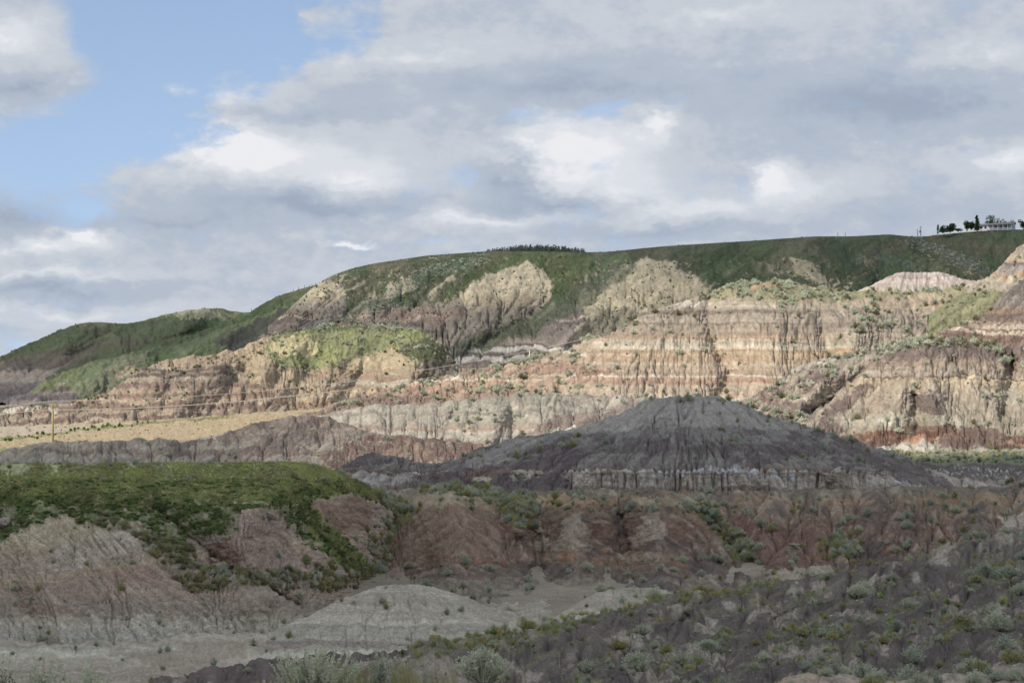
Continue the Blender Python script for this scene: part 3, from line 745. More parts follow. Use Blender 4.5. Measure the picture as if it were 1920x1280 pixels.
S.C = bands(S, [(650, cl(196, 170, 140)), (668, cl(190, 164, 140)), (682, cl(176, 156, 140)), (690, cl(120, 104, 104)), (696, cl(168, 148, 134)), (700, cl(118, 100, 100)), (706, cl(176, 158, 144)), (716, cl(150, 122, 116)), (728, cl(186, 160, 138)), (736, cl(160, 128, 116)), (746, cl(196, 172, 148)),
                (754, cl(152, 122, 114)), (766, cl(184, 160, 142)), (776, cl(146, 118, 110)), (786, cl(196, 178, 158)), (796, cl(150, 126, 114))], warp=9, wl=70, soft=2, coordY=S.PY + (S.PX - 300) * 0.02)
redm = sstep(S.st1 + 0.6 * S.st2, 0.4, 1.3)
paint(S, redm, cl(140, 106, 98), 0.65)
paint(S, sstep(-S.st1 + 0.5 * S.n1, 0.6, 1.4), cl(206, 194, 176), 0.6)
rr = sstep(S.WX, 470, 640)
paint(S, rr * (S.WY > 690), bands(S, [(690, cl(196, 168, 138)), (700, cl(178, 142, 120)), (712, cl(200, 188, 170)), (722, cl(180, 150, 130)), (730, cl(206, 178, 140)), (738, cl(214, 200, 178)), (746, cl(190, 150, 120)), (756, cl(168, 138, 120))], warp=7, wl=40, soft=1.5), 0.8)
paint(S, poly(S, [(420, 668), (520, 640), (530, 690), (620, 720), (500, 730), (440, 700)]), cl(202, 176, 140), 0.6)
gJ = cover(S, [(500, 640), (560, 615), (600, 606), (820, 606), (830, 650), (810, 680), (760, 672), (745, 652), (700, 660), (650, 676), (600, 692), (520, 686), (500, 670)])
paint(S, gJ, cl(138, 146, 92), 1)
paint(S, gJ * sstep(S.n0, -0.02, 0.2), cl(158, 166, 90), 0.8)
paint(S, poly(S, [(600, 600), (700, 600), (690, 618), (580, 622)]), cl(92, 108, 68), 0.8)
paint(S, poly(S, [(770, 640), (830, 625), (840, 690), (790, 680), (750, 660)]), cl(84, 92, 66), 0.8)
paint(S, poly(S, [(505, 648), (535, 632), (580, 630), (600, 648), (590, 662), (550, 668), (515, 665)]), cl(214, 196, 142), 0.95)
paint(S, gJ * sstep(S.n2, 0.14, 0.3), cl(92, 102, 72), 0.5)
paint(S, poly(S, [(660, 680), (740, 652), (770, 672), (785, 690), (700, 690), (640, 700)]), cl(208, 184, 144), 0.9)
paint(S, poly(S, [(790, 690), (820, 672), (860, 690), (850, 730), (800, 745), (780, 720)]), cl(120, 112, 108), 0.9)
paint(S, line(S, [(0, 772), (60, 762), (105, 768)], 4), cl(212, 204, 196), 0.8)
streaks(S, 0.14, 0.12)
S.C = S.C * np.array((1.07, 1.05, 0.92))
finish(S, m_mid, 'left_striated_slope')
sites(S, gJ, 330, 4, 14, 'mid', 1, 1.5); sites(S, (1 - gJ) * (S.PX > -20) * (S.PX < 860) * (S.PY < 770), 330, 3, 11, 'far', 1, 1.5)
sites(S, line(S, [(590, 610), (640, 605), (700, 608), (800, 615)], 7), 90, 6, 14, 'sagefar', 1)

# ---- the dry field
S = sheet('I', -400, 1000, [[(-400, 806, 428), (0, 800, 425), (300, 783, 475), (600, 762, 557), (1000, 755, 590)], [(-400, 812, 400), (0, 804, 415), (150, 796, 436), (300, 787, 462), (450, 775, 503), (600, 764.5, 546), (1000, 757, 580)],
      [(-400, 850, 323), (1000, 850, 323)], [(-400, 880, 283), (1000, 880, 283)]], dx=2.5, dy=1.2, sv=0, lump=(1.0, 60), fine=(0.25, 9), seed=9)
S.C = np.zeros(S.PX.shape + (3,)) + cl(216, 186, 128)
paint(S, sstep(S.n1, 0.0, 0.3), cl(206, 168, 110), 0.6); paint(S, sstep(S.n2, 0.05, 0.25), cl(176, 160, 96), 0.55)
paint(S, 1 - sstep(S.WX * 0.1 + (S.PY - 820), -12, 0), cl(216, 196, 136), 0.4)
paint(S, (S.PX < 80) * sstep(S.WY, 836, 842), cl(150, 160, 84), 0.9)
paint(S, poly(S, [(-400, 800), (200, 798), (90, 812), (-400, 836)]), cl(210, 190, 160), 0.9)
paint(S, line(S, [(-20, 823), (60, 818), (150, 806), (300, 792), (440, 779)], 2.5), cl(138, 146, 72), 0.9)
finish(S, m_mid, 'dry_field')
sites(S, line(S, [(0, 824), (60, 818), (150, 806), (300, 792)], 2.0), 60, 4, 9, 'dark', 1)
sites(S, (S.PX < 620) * 1.0, 700, 2.0, 4.5, 'far', 1)

# ---- green-grey ridge in the middle
CR_G = [(500, 800, 343), (540, 792, 345), (600, 778, 345), (640, 766, 345), (700, 757, 346), (800, 752, 348), (880, 746, 350), (940, 738, 351), (980, 734, 352), (1030, 733, 352), (1060, 736, 352), (1100, 738, 352), (1150, 738, 352), (1200, 741, 352), (1300, 742, 352), (1420, 744, 352), (1600, 760, 350)]
S = sheet('G', 500, 1600, [back(CR_G, 40, 8), CR_G, [(500, 806, 340), (640, 780, 341), (700, 774, 341.5), (800, 772, 341.5), (900, 764, 343), (980, 758, 344), (1100, 762, 344), (1600, 775, 344)],
      [(500, 836, 326), (640, 830, 327), (700, 822, 328), (800, 826, 328), (900, 832, 328), (1000, 828, 329), (1100, 812, 330), (1600, 810, 330)], [(500, 875, 318), (1600, 875, 318)]], dx=1.35, dy=1.2,
      ridges=[([(930, 770), (910, 835)], 22, 3.0), ([(850, 770), (830, 825)], 10, -2), ([(960, 765), (965, 830)], 10, -2), ([(1010, 760), (1020, 830)], 20, 2.5)],
      lump=(4.5, 40), fine=(0.7, 6), gul=(1.8, 12, 12), seed=10, slant=-0.5, billow=(3.5, 34), ledge=1.2)
S.C = bands(S, [(730, cl(172, 166, 142)), (756, cl(184, 174, 150)), (770, cl(172, 160, 140)), (778, cl(190, 180, 156)), (792, cl(180, 168, 146)), (800, cl(190, 158, 132)), (807, cl(196, 184, 160)), (822, cl(176, 160, 140)), (836, cl(156, 132, 118)), (850, cl(126, 98, 90))], coordY=S.PY + 8 * (S.PX > 900) * np.clip((S.PX - 900) / 200, 0, 1), warp=5, soft=2)
paint(S, sstep(S.n0 + 0.4 * S.st1, 0.2, 0.8), cl(158, 136, 124), 0.5)
paint(S, poly(S, [(1080, 738), (1330, 736), (1330, 760), (1220, 790), (1150, 775), (1120, 760), (1040, 756)]) * sstep(S.n1, -0.3, 0.1), cl(158, 134, 126), 0.8)
paint(S, ell(S, 1140, 752, 45, 9), cl(206, 192, 166), 0.7); paint(S, poly(S, [(1040, 775), (1160, 770), (1130, 800), (1050, 812), (980, 836), (960, 830)]), cl(150, 124, 114), 0.8)
paint(S, poly(S, [(1225, 738), (1420, 738), (1420, 750), (1230, 748)]), cl(224, 216, 196), 0.9)
paint(S, poly(S, [(1030, 805), (1075, 798), (1090, 808), (1030, 815)]), cl(226, 220, 208), 0.9)
paint(S, poly(S, [(640, 812), (740, 812), (800, 822), (870, 822), (920, 840), (700, 850), (640, 840)]), cl(140, 108, 98), 0.9)
streaks(S, 0.14, 0.10)
finish(S, m_mid, 'green_grey_ridge')
sites(S, (S.PX > 850) * (S.PX < 1400) * 1.0, 190, 6, 20, 'mid', 1, 1.5)

# ---- low purple ridge on the left
CR_H = [(-400, 858, 300), (-200, 853, 299), (0, 846, 298), (35, 836, 299), (65, 828, 300), (100, 826, 300), (180, 824, 301), (300, 822, 303), (340, 826, 303), (380, 818, 304), (430, 808, 306), (460, 796, 308), (500, 786, 310), (530, 780, 311), (560, 777, 312), (600, 777, 312), (630, 786, 311), (660, 797, 310),
        (700, 812, 308), (760, 815, 306), (850, 826, 304), (900, 832, 303), (1000, 850, 300), (1150, 870, 298)]
S = sheet('H', -400, 1150, [back(CR_H, 25, 6), CR_H, [(-400, 878, 292), (0, 858, 292), (100, 842, 294), (300, 838, 296), (500, 815, 302), (600, 810, 303), (700, 830, 301), (900, 845, 298), (1150, 880, 292)], [(-400, 895, 282), (0, 884, 283), (600, 880, 284), (1150, 895, 283)], [(-400, 920, 274), (1150, 920, 274)]], dx=1.35, dy=1.2,
      ridges=[([(70, 832), (50, 870)], 16, 1.6), ([(180, 832), (200, 868)], 14, 1.6), ([(150, 830), (165, 868)], 8, -1.4), ([(560, 785), (450, 850)], 16, 1.6), ([(640, 800), (560, 850)], 12, -1.4)],
      lump=(2.6, 22), fine=(1.0, 6), gul=(1.6, 14, 12), seed=12, billow=(3.0, 30), slant=lambda x, y: -0.9 * (x > 380))
S.C = bands(S, [(770, cl(150, 136, 128)), (800, cl(162, 148, 138)), (826, cl(172, 164, 152)), (840, cl(150, 134, 126)), (850, cl(176, 166, 158)), (866, cl(150, 140, 134))], warp=8, wl=40, soft=3)
paint(S, sstep(S.st1, 0.1, 0.9) * (S.PX > 380), cl(124, 96, 88), 0.8)
paint(S, sstep(S.n0 + 0.3 * S.n1, 0.1, 0.3) * (S.PX > 200), cl(118, 104, 106), 0.75)
paint(S, poly(S, [(-400, 845), (40, 838), (120, 850), (200, 866), (-400, 880)]), cl(184, 176, 164), 0.8)
paint(S, poly(S, [(680, 818), (820, 820), (930, 838), (900, 870), (640, 880), (600, 860), (640, 835)]) * sstep(S.n1 + S.n2, -0.5, -0.1), cl(128, 96, 88), 0.85)
paint(S, ell(S, 770, 846, 40, 10), cl(168, 140, 120), 0.6); paint(S, ell(S, 590, 790, 24, 8, -20), cl(110, 92, 92), 0.7)
paint(S, poly(S, [(320, 826), (400, 805), (440, 803), (400, 822)]), cl(216, 206, 190), 0.85)
paint(S, line(S, [(180, 828), (330, 826)], 4), cl(160, 156, 148), 0.6)
streaks(S, 0.18, 0.14)
S.C = S.C * np.array((1.03, 1.0, 0.93))
finish(S, m_mid, 'low_purple_ridge')
sites(S, (S.PX > 250) * (S.PX < 1000) * (S.PY > 800) * 1.0, 70, 5, 17, 'mid', 1)

# ---- fluted dome on the right
CR_P = [(1300, 775, 326), (1340, 765, 330), (1400, 747, 334), (1440, 726, 338), (1460, 714, 340), (1480, 702, 342), (1520, 694, 344), (1560, 686, 346), (1600, 672, 350), (1640, 656, 352), (1680, 646, 352), (1720, 637, 352), (1760, 634, 352), (1820, 636, 352), (1860, 640, 351), (1880, 648, 350), (1920, 655, 350), (2250, 640, 352)]
S = sheet('P', 1300, 2250, [back(CR_P, 30, 8), CR_P, [(1300, 785, 322), (1440, 745, 331), (1520, 720, 335), (1620, 708, 337), (1700, 704, 338), (1850, 704, 338), (1900, 715, 338), (1940, 705, 338), (2250, 700, 338)],
      [(1300, 800, 318), (1440, 785, 322), (1600, 760, 325), (1700, 752, 326), (1850, 760, 326), (2250, 760, 326)],
      [(1300, 825, 308), (1500, 815, 310), (1700, 810, 310), (1900, 815, 310), (2250, 815, 310)],
      [(1300, 860, 296), (1700, 846, 298), (2250, 850, 298)], [(1300, 880, 290), (2250, 880, 290)]], dx=1.35, dy=1.2,
      ridges=[([(1740, 640), (1740, 700)], 60, 4), ([(1900, 655), (1895, 720), (1880, 780)], 12, -6), ([(1560, 700), (1500, 760)], 16, 3), ([(1620, 690), (1560, 740), (1490, 790)], 12, -3.5), ([(1690, 730), (1680, 770), (1640, 800)], 24, 4),
              ([(1745, 740), (1760, 790)], 24, 4), ([(1715, 740), (1720, 800)], 8, -3), ([(1820, 720), (1880, 790)], 20, 3), ([(1500, 790), (1540, 810)], 20, 2.5), ([(1720, 825), (1740, 845)], 22, 3)],
      lump=(4.5, 40), fine=(1.1, 6), gul=(2.3, 11, 9), seed=13, ledge=1.5)
S.C = bands(S, [(630, cl(128, 112, 106)), (652, cl(140, 122, 114)), (672, cl(176, 152, 132)), (684, cl(186, 166, 144)), (694, cl(184, 168, 150)), (703.5, cl(130, 96, 80)), (706, cl(206, 184, 146)), (720, cl(196, 176, 150)), (736, cl(186, 170, 148)), (760, cl(180, 166, 142)), (788, cl(176, 162, 140)), (806, cl(150, 112, 92)), (816, cl(176, 140, 108)), (824, cl(126, 96, 88)), (836, cl(204, 194, 176)), (850, cl(150, 136, 120))],
            coordY=S.PY + np.clip(1640 - S.PX, 0, 400) * -0.13 + np.clip(S.PX - 1860, 0, 60) * -0.15, warp=3.5, wl=60, soft=1.2)
lf = 1 - sstep(S.WX + (S.WY - 700) * 0.6, 1560, 1640)
paint(S, lf, cl(166, 146, 136), 0.75)
paint(S, lf * sstep(S.n0 + 0.4 * S.n1, 0.0, 0.3), cl(138, 112, 110), 0.9)
paint(S, lf * sstep(-S.n0 + 0.4 * S.n2, 0.15, 0.4), cl(196, 182, 152), 0.8)
paint(S, poly(S, [(1480, 690), (1600, 664), (1680, 655), (1600, 690), (1560, 700)]), cl(196, 184, 160), 0.6)
for cx, cy, rx, ry, c in [(1485, 745, 28, 9, (200, 188, 158)), (1660, 785, 40, 14, (206, 198, 172)), (1775, 788, 14, 9, (214, 206, 178)), (1795, 790, 14, 9, (208, 198, 172)), (1720, 833, 42, 11, (206, 197, 182)), (1640, 762, 18, 22, (190, 168, 142)), (1690, 748, 12, 12, (190, 166, 140)), (1610, 745, 10, 16, (200, 184, 154)), (1595, 790, 20, 7, (206, 196, 170)), (1890, 740, 18, 26, (192, 182, 160))]:
    paint(S, ell(S, cx, cy, rx, ry), cl(*c), 0.9)
for pp, c in [([(1540, 770), (1600, 730), (1620, 712), (1640, 720), (1590, 765), (1540, 800)], (132, 108, 106)), ([(1705, 742), (1740, 732), (1765, 760), (1770, 780), (1740, 775), (1715, 760)], (124, 102, 100)), ([(1500, 800), (1560, 790), (1590, 806), (1520, 815)], (134, 110, 108)),
              ([(1800, 795), (1860, 800), (1900, 815), (1880, 830), (1820, 820)], (128, 104, 98)), ([(1640, 812), (1700, 796), (1790, 796), (1800, 806), (1720, 822), (1600, 824)], (136, 92, 72)), ([(1690, 818), (1750, 815), (1760, 824), (1690, 828)], (190, 132, 84)), ([(1760, 815), (1840, 820), (1880, 840), (1760, 842)], (134, 108, 100))]:
    paint(S, poly(S, pp), cl(*c), 0.85)
streaks(S, 0.20, 0.12)
S.C = S.C * np.array((1.01, 0.98, 0.93))
finish(S, m_mid, 'fluted_dome')
sites(S, line(S, [(1640, 660), (1720, 640), (1840, 640), (1900, 680), (1930, 700)], 9), 150, 9, 24, 'mid', 0.95)
sites(S, (S.PX < 1940) * (S.PX > 1330) * (1.0 * lf + 0.25), 300, 6, 24, 'mid', 1, 1.8)

# ---- flat ground between the dark hill and the dome
S = sheet('Q', 1380, 2300, [flat(310, -16.3, 1380, 2300), flat(300, -15.9, 1380, 2300), [(1380, 850, 285), (1700, 846, 287), (2300, 842, 287)], [(1380, 872, 262), (1800, 868, 262), (2300, 868, 262)], [(1380, 905, 234), (1700, 905, 234), (2300, 905, 234)], [(1380, 950, 224), (2300, 950, 224)]],
      dx=1.5, dy=1.2, ridges=[([(1820, 880), (1950, 868)], 26, 3), ([(1760, 898), (1950, 900)], 10, -2)], lump=(3.5, 45), fine=(0.8, 7), gul=(1.2, 12, 12), seed=14)
S.C = bands(S, [(830, cl(160, 164, 112)), (862, cs(86, 96, 70)), (868, cs(74, 68, 68)), (886, cs(82, 74, 74)), (898, cs(100, 94, 92)), (912, cs(82, 70, 62)), (924, cs(74, 76, 64))], warp=7, wl=50, soft=2)
for pl in ([(1760, 878), (1800, 888), (1850, 890), (1900, 896)], [(1790, 872), (1840, 880), (1930, 884)], [(1700, 900), (1740, 904), (1790, 912)], [(1850, 876), (1880, 884)]):
    paint(S, line(S, pl, 2.6) * sstep(S.n2 + 0.4 * S.st2, -0.1, 0.5), cs(140, 139, 142), 0.75)
paint(S, poly(S, [(1740, 906), (1900, 906), (1940, 916), (1800, 918)]), cs(88, 66, 56), 0.8)
streaks(S, 0.1, 0.1)
finish(S, m_dark, 'sage_flat')
S.gr = (S.PY > 832) * (S.PY < 866) * (S.PX > 1560)
sites(S, S.gr * 1.0, 500, 6, 12, 'grass', 1); sites(S, S.gr * 1.0, 800, 7, 16, 'mid', 1)
sites(S, (S.PY > 905) * (S.PX > 1640) * (S.PX < 1960) * 1.0, 130, 10, 30, 'mid', 1, 1.5)

# ---- the big dark hill
CR_F = [(440, 915, 228), (500, 907, 231), (560, 896, 232), (600, 886, 233), (630, 876, 233), (660, 862, 234), (680, 854, 235), (705, 849, 235), (740, 853, 236), (770, 862, 237), (800, 869, 238), (830, 867, 239), (860, 858, 240), (900, 842, 242), (930, 830, 242), (960, 821, 243), (1000, 814, 243), (1030, 810, 244), (1070, 804, 245), (1090, 797, 245),
        (1110, 792, 246), (1150, 779, 246), (1175, 769, 247), (1205, 752, 247.5), (1225, 746, 248), (1250, 743, 248), (1290, 740, 248), (1340, 742, 248), (1370, 748, 248), (1400, 759, 247), (1430, 772, 246), (1460, 784, 245), (1490, 792, 245), (1520, 800, 244), (1560, 814, 243), (1600, 824, 242), (1640, 838, 241), (1670, 846, 240), (1700, 857, 239), (1730, 872, 236), (1760, 885, 234), (1820, 900, 232), (1900, 912, 230)]
S = sheet('F', 440, 1900, [back(CR_F, 22, 11), CR_F,
      [(440, 918, 227), (500, 909, 230), (660, 884, 231.3), (720, 882, 231.5), (800, 884, 232), (860, 886, 232), (960, 884, 231.8), (1070, 882, 231.5), (1100, 881, 231.4), (1400, 879, 231.4), (1650, 884, 231), (1720, 896, 230), (1820, 908, 229), (1900, 918, 228)],
      [(440, 922, 226), (500, 916, 227.5), (660, 908, 229), (800, 910, 229.3), (960, 912, 229.5), (1070, 913, 230.1), (1100, 913, 230.3), (1400, 914, 230.3), (1650, 914, 229.6), (1720, 915, 228), (1900, 925, 226)],
      [(440, 932, 222), (1000, 934, 222), (1900, 940, 222)], [(440, 960, 214), (1900, 960, 214)]], dx=1.3, dy=1.1, sv=2.6,
      ridges=[([(1290, 745), (1300, 870)], 150, 3.5), ([(1090, 800), (1060, 870)], 26, -1.6), ([(1190, 760), (1130, 860)], 24, 1.2), ([(1250, 760), (1210, 860)], 12, -1.0), ([(1380, 770), (1420, 870)], 14, -1.2), ([(1480, 800), (1560, 880)], 20, 1.4), ([(1540, 812), (1640, 890)], 12, -1.2), ([(960, 830), (870, 890)], 20, 1.2),
              ([(1020, 820), (960, 890)], 14, -1.2), ([(710, 855), (700, 905)], 26, 2.0), ([(800, 875), (820, 910)], 22, -2)],
      lump=(4.0, 36), fine=(1.2, 7), gul=(2.4, 16, 12), seed=15, billow=(3.0, 26), slant=lambda x, y: np.clip((x - 1285) / 240, -1, 1) * 0.95,
      crisp=lambda x, y: np.where((y > 878) & (y < 916) & (x > 1060) & (x < 1660), -11 * np.clip(0.62 - ridged(x / 12.0, y / 90, 2, 66), 0, 1.0) - 16 * sstep(perlin(x / 6.5, y / 120, 67), 0.42, 0.62) * sstep(perlin(x / 60, 0 * y, 68), -0.2, 0.2) * (y > 884) + 3.0 * (y < 887), 0))
greyF = cs(98, 96, 92)
S.C = bands(S, [(735, cs(104, 101, 96)), (800, greyF), (834, cs(84, 78, 76)), (850, cs(96, 93, 88)), (876, cs(92, 84, 76)), (881, cs(126, 119, 108)), (890, cs(124, 117, 107)), (911, cs(92, 82, 74)), (920, cs(96, 76, 60)), (930, cs(88, 72, 60))], warp=6, wl=80, soft=1.6)
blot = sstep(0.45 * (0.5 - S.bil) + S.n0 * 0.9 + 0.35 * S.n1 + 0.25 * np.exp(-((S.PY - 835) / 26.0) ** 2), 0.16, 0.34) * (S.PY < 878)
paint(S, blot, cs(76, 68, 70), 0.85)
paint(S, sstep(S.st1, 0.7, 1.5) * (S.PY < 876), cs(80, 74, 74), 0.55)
paint(S, cover(S, [(1040, 808), (1110, 778), (1200, 745), (1290, 735), (1400, 752), (1470, 786), (1510, 803), (1450, 806), (1380, 795), (1300, 800), (1240, 780), (1180, 806), (1060, 812)], 4, 0.3), cs(118, 114, 108), 0.8)
paint(S, cover(S, [(870, 860), (940, 828), (1010, 816), (1000, 840), (930, 868), (880, 880)], 4, 0.3), cs(112, 109, 104), 0.7)
le = 1 - sstep(S.WX, 1050, 1075)
paint(S, le * (S.WY > 884), cs(82, 72, 70), 1)
paint(S, poly(S, [(850, 880), (930, 870), (1000, 866), (1060, 840), (1110, 850), (1060, 880), (1075, 912), (960, 925), (900, 916), (800, 925), (790, 905), (830, 890)]), cs(76, 66, 70), 0.95)
paint(S, poly(S, [(860, 890), (900, 878), (960, 876), (940, 886), (880, 905)]), cs(98, 74, 60), 0.8)
for cx, cy, rx, ry, c in [(905, 896, 18, 7, (140, 128, 104)), (976, 890, 20, 8, (150, 138, 112)), (1005, 889, 12, 5, (132, 118, 96)), (1098, 900, 22, 12, (128, 120, 108)), (700, 896, 70, 11, (126, 122, 116)), (640, 904, 60, 6, (134, 130, 130)), (560, 906, 40, 5, (134, 132, 130))]:
    paint(S, ell(S, cx, cy, rx, ry), cs(*c), 0.9)
paint(S, line(S, [(590, 882), (660, 880), (700, 882), (740, 890)], 2.2), cs(82, 58, 50), 0.8)
paint(S, line(S, [(1225, 888), (1300, 882), (1380, 880), (1440, 889), (1490, 892)], 6) * sstep(S.st1 + S.n1, -1.0, 0.2), cs(148, 147, 145), 0.85)
paint(S, line(S, [(1060, 886), (1225, 886)], 5) * sstep(S.n1, -0.2, 0.3), cs(136, 128, 114), 0.7)
paint(S, line(S, [(1060, 880), (1300, 876), (1500, 878), (1660, 888)], 1.6) * sstep(S.n1, -0.3, 0), cs(102, 70, 54), 0.8)
paint(S, poly(S, [(1560, 815), (1700, 860), (1780, 900), (1800, 915), (1680, 900), (1640, 870), (1570, 840)]), cs(80, 72, 72), 0.9)
paint(S, poly(S, [(1610, 828), (1690, 846), (1705, 862), (1640, 850)]), cs(100, 98, 96), 0.9)
paint(S, (S.WY > 916) * (S.WX > 960) * (S.WX < 1500) * sstep(S.n0, -0.1, 0.1), cs(104, 78, 56), 0.7)
streaks(S, 0.14, 0.12, 0.12)
S.C = S.C * np.array((0.93, 0.95, 1.02))
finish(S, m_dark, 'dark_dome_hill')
sites(S, (S.PX > 850) * (S.PX < 1720) * (S.PY < 878) * 1.0, 75, 8, 26, 'sage', 1.0, 1.8)
sites(S, line(S, [(1220, 750), (1290, 745), (1400, 762), (1460, 788), (1520, 803), (1600, 828)], 6), 32, 7, 20, 'sage', 0.97)
sites(S, (S.PY > 918) * 1.0 * (S.PX > 700), 80, 8, 24, 'sage', 1, 1.5)

# ---- red and brown shaded hills in the middle
CR_E = flat(236, -16.2, 520, 2300)
CR_E = [(520, 925, 216), (700, 925, 218), (790, 912, 221), (850, 905, 222), (900, 912, 222), (960, 922, 222), (1100, 916, 224), (1300, 922, 222), (1500, 920, 222), (1700, 912, 225), (1900, 915, 222), (2300, 915, 222)]
S = sheet('E', 520, 2300, [back(CR_E, 16, 1.2), CR_E,
      [(520, 945, 207), (700, 945, 208), (850, 935, 210), (1000, 944, 208), (1080, 940, 209), (1250, 944, 208), (1500, 950, 207), (1700, 945, 208), (1900, 945, 208), (2300, 945, 208)],
      [(520, 1050, 192), (700, 1060, 190), (850, 1048, 191), (1080, 1030, 196), (1250, 1045, 192), (1450, 1060, 191), (1700, 1040, 193), (2300, 1040, 190)],
      [(520, 1085, 182), (850, 1075, 182), (1100, 1070, 183), (1700, 1085, 178), (2300, 1085, 170)],
      [(520, 1150, 165), (850, 1130, 166), (1200, 1130, 164), (2300, 1150, 150)], [(520, 1220, 140), (2300, 1300, 120)]], dx=1.45, dy=1.3, sv=4,
      ridges=[([(850, 935), (850, 1050)], 56, 7.5), ([(1085, 942), (1075, 1035)], 36, 9), ([(1240, 944), (1235, 1045)], 42, 8), ([(975, 950), (975, 990)], 22, 5), ([(1450, 965), (1480, 1060)], 70, 2.5), ([(1660, 960), (1720, 1020)], 50, 2.2), ([(1850, 970), (1890, 1000)], 40, 2),
              ([(720, 960), (710, 1000), (690, 1080)], 16, -4), ([(960, 955), (1010, 1000), (1010, 1060)], 12, -3), ([(1165, 965), (1165, 1010), (1180, 1050)], 12, -3.5), ([(1320, 960), (1345, 990), (1420, 1070)], 12, -3.5), 
              ([(880, 1075), (900, 1120)], 50, 3), ([(1000, 1060), (1040, 1130)], 14, -4), ([(1500, 1075), (1520, 1110)], 50, 2)],
      lump=(6.0, 50), fine=(1.0, 9), gul=(2.4, 17, 12), seed=16, warp=3.0, billow=(3.0, 36), rough=0.7)
red, tanE, dkE = cs(96, 72, 62), cs(112, 92, 74), cs(70, 62, 66)
S.C = bands(S, [(905, cs(94, 88, 74)), (930, cs(108, 84, 60)), (946, cs(100, 84, 70)), (970, red), (1010, cs(94, 76, 68)), (1045, cs(98, 74, 58)), (1060, cs(84, 72, 68)), (1085, cs(96, 90, 84)), (1120, cs(104, 102, 94)), (1150, cs(98, 94, 88))], warp=12, wl=60, soft=6)
paint(S, sstep(S.st1 + S.n0, 0.5, 1.4), cs(112, 104, 96), 0.5)
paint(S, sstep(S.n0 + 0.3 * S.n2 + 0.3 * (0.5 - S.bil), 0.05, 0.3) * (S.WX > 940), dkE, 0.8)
for pp, c in [([(1080, 955), (1105, 1000), (1110, 1032), (1030, 1030), (1050, 990)], (112, 102, 92)), ([(1010, 985), (1035, 1020), (1000, 1028)], (120, 112, 104)), ([(1225, 945), (1250, 1000), (1240, 1010), (1180, 1020), (1200, 980)], (116, 106, 96)),
              ([(790, 955), (900, 950), (940, 1000), (940, 1040), (760, 1040), (760, 1000)], (102, 82, 70)), ([(1350, 960), (1550, 1000), (1560, 1060), (1420, 1070), (1350, 1010)], (88, 62, 56)), ([(1600, 940), (1740, 960), (1700, 1000), (1620, 990)], (84, 70, 68)),
              ([(1580, 1020), (1700, 1010), (1720, 1060), (1600, 1080)], (66, 58, 62)), ([(1300, 1030), (1400, 1050), (1380, 1085), (1290, 1070)], (70, 60, 60)), ([(1440, 1070), (1560, 1060), (1580, 1090), (1460, 1096)], (118, 110, 98)),
              ([(1780, 985), (1930, 975), (1930, 1010), (1800, 1010)], (92, 86, 84)), ([(1870, 965), (1940, 960), (1940, 990), (1890, 992)], (128, 122, 118)), ([(800, 925), (900, 930), (930, 945), (760, 950), (760, 935)], (118, 106, 86)),
              ([(960, 930), (1060, 925), (1130, 935), (1060, 948), (980, 945)], (124, 100, 72)), ([(1180, 930), (1330, 935), (1300, 950), (1200, 948)], (118, 108, 84)), ([(840, 1045), (940, 1045), (960, 1058), (850, 1062)], (92, 62, 50)), ([(580, 940), (680, 935), (690, 1000), (640, 1040), (570, 960)], (104, 78, 66))]:
    paint(S, poly(S, pp), cs(*c), 0.8)
for cx, cy, rx, ry, c in [(1030, 1050, 14, 5, (124, 92, 60)), (1060, 1042, 16, 6, (120, 84, 56)), (1490, 1022, 10, 3, (132, 104, 76)), (1680, 1030, 22, 8, (110, 74, 52)), (1140, 1030, 14, 4, (140, 104, 70)), (1180, 1040, 22, 8, (120, 108, 92)), (1220, 1040, 18, 7, (116, 106, 92)), (1330, 960, 12, 12, (112, 74, 48))]:
    paint(S, ell(S, cx, cy, rx, ry), cs(*c), 0.85)
gE = np.maximum(poly(S, [(560, 935), (700, 930), (760, 935), (780, 960), (740, 1000), (720, 1080), (640, 1100), (690, 1000), (690, 960)]), poly(S, [(1280, 940), (1330, 940), (1400, 1010), (1430, 1060), (1380, 1050), (1330, 990)]))
gE = np.maximum(gE, poly(S, [(780, 915), (850, 902), (920, 912), (1010, 930), (1000, 990), (960, 985), (930, 940)]))
paint(S, gE, cs(82, 88, 68), 0.75)
streaks(S, 0.16, 0.12, 0.14)
S.C = S.C * np.array((0.93, 0.92, 0.89))
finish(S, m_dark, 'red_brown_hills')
sites(S, gE, 330, 10, 34, 'sage', 0.98, 1.6)
sites(S, (S.PX > 600) * (S.PX < 1950) * (S.PY > 1045) * (S.PY < 1150) * 1.0, 190, 10, 40, 'sage', 1, 2.4)
sites(S, (S.PX > 1350) * (S.PX < 1950) * (S.PY > 925) * (S.PY < 1060) * 1.0, 150, 8, 34, 'sage', 1, 2.6)
sites(S, (S.PX > 760) * (S.PX < 1350) * (S.PY > 925) * (S.PY < 960) * 1.0, 90, 10, 30, 'sage', 1, 1.5)
sites(S, ell(S, 1580, 1025, 45, 30), 26, 14, 34, 'sage', 1)
sites(S, ell(S, 1580, 1025, 40, 30), 50, 14, 30, 'grass', 1)
sites(S, gE, 500, 10, 22, 'grass', 1)

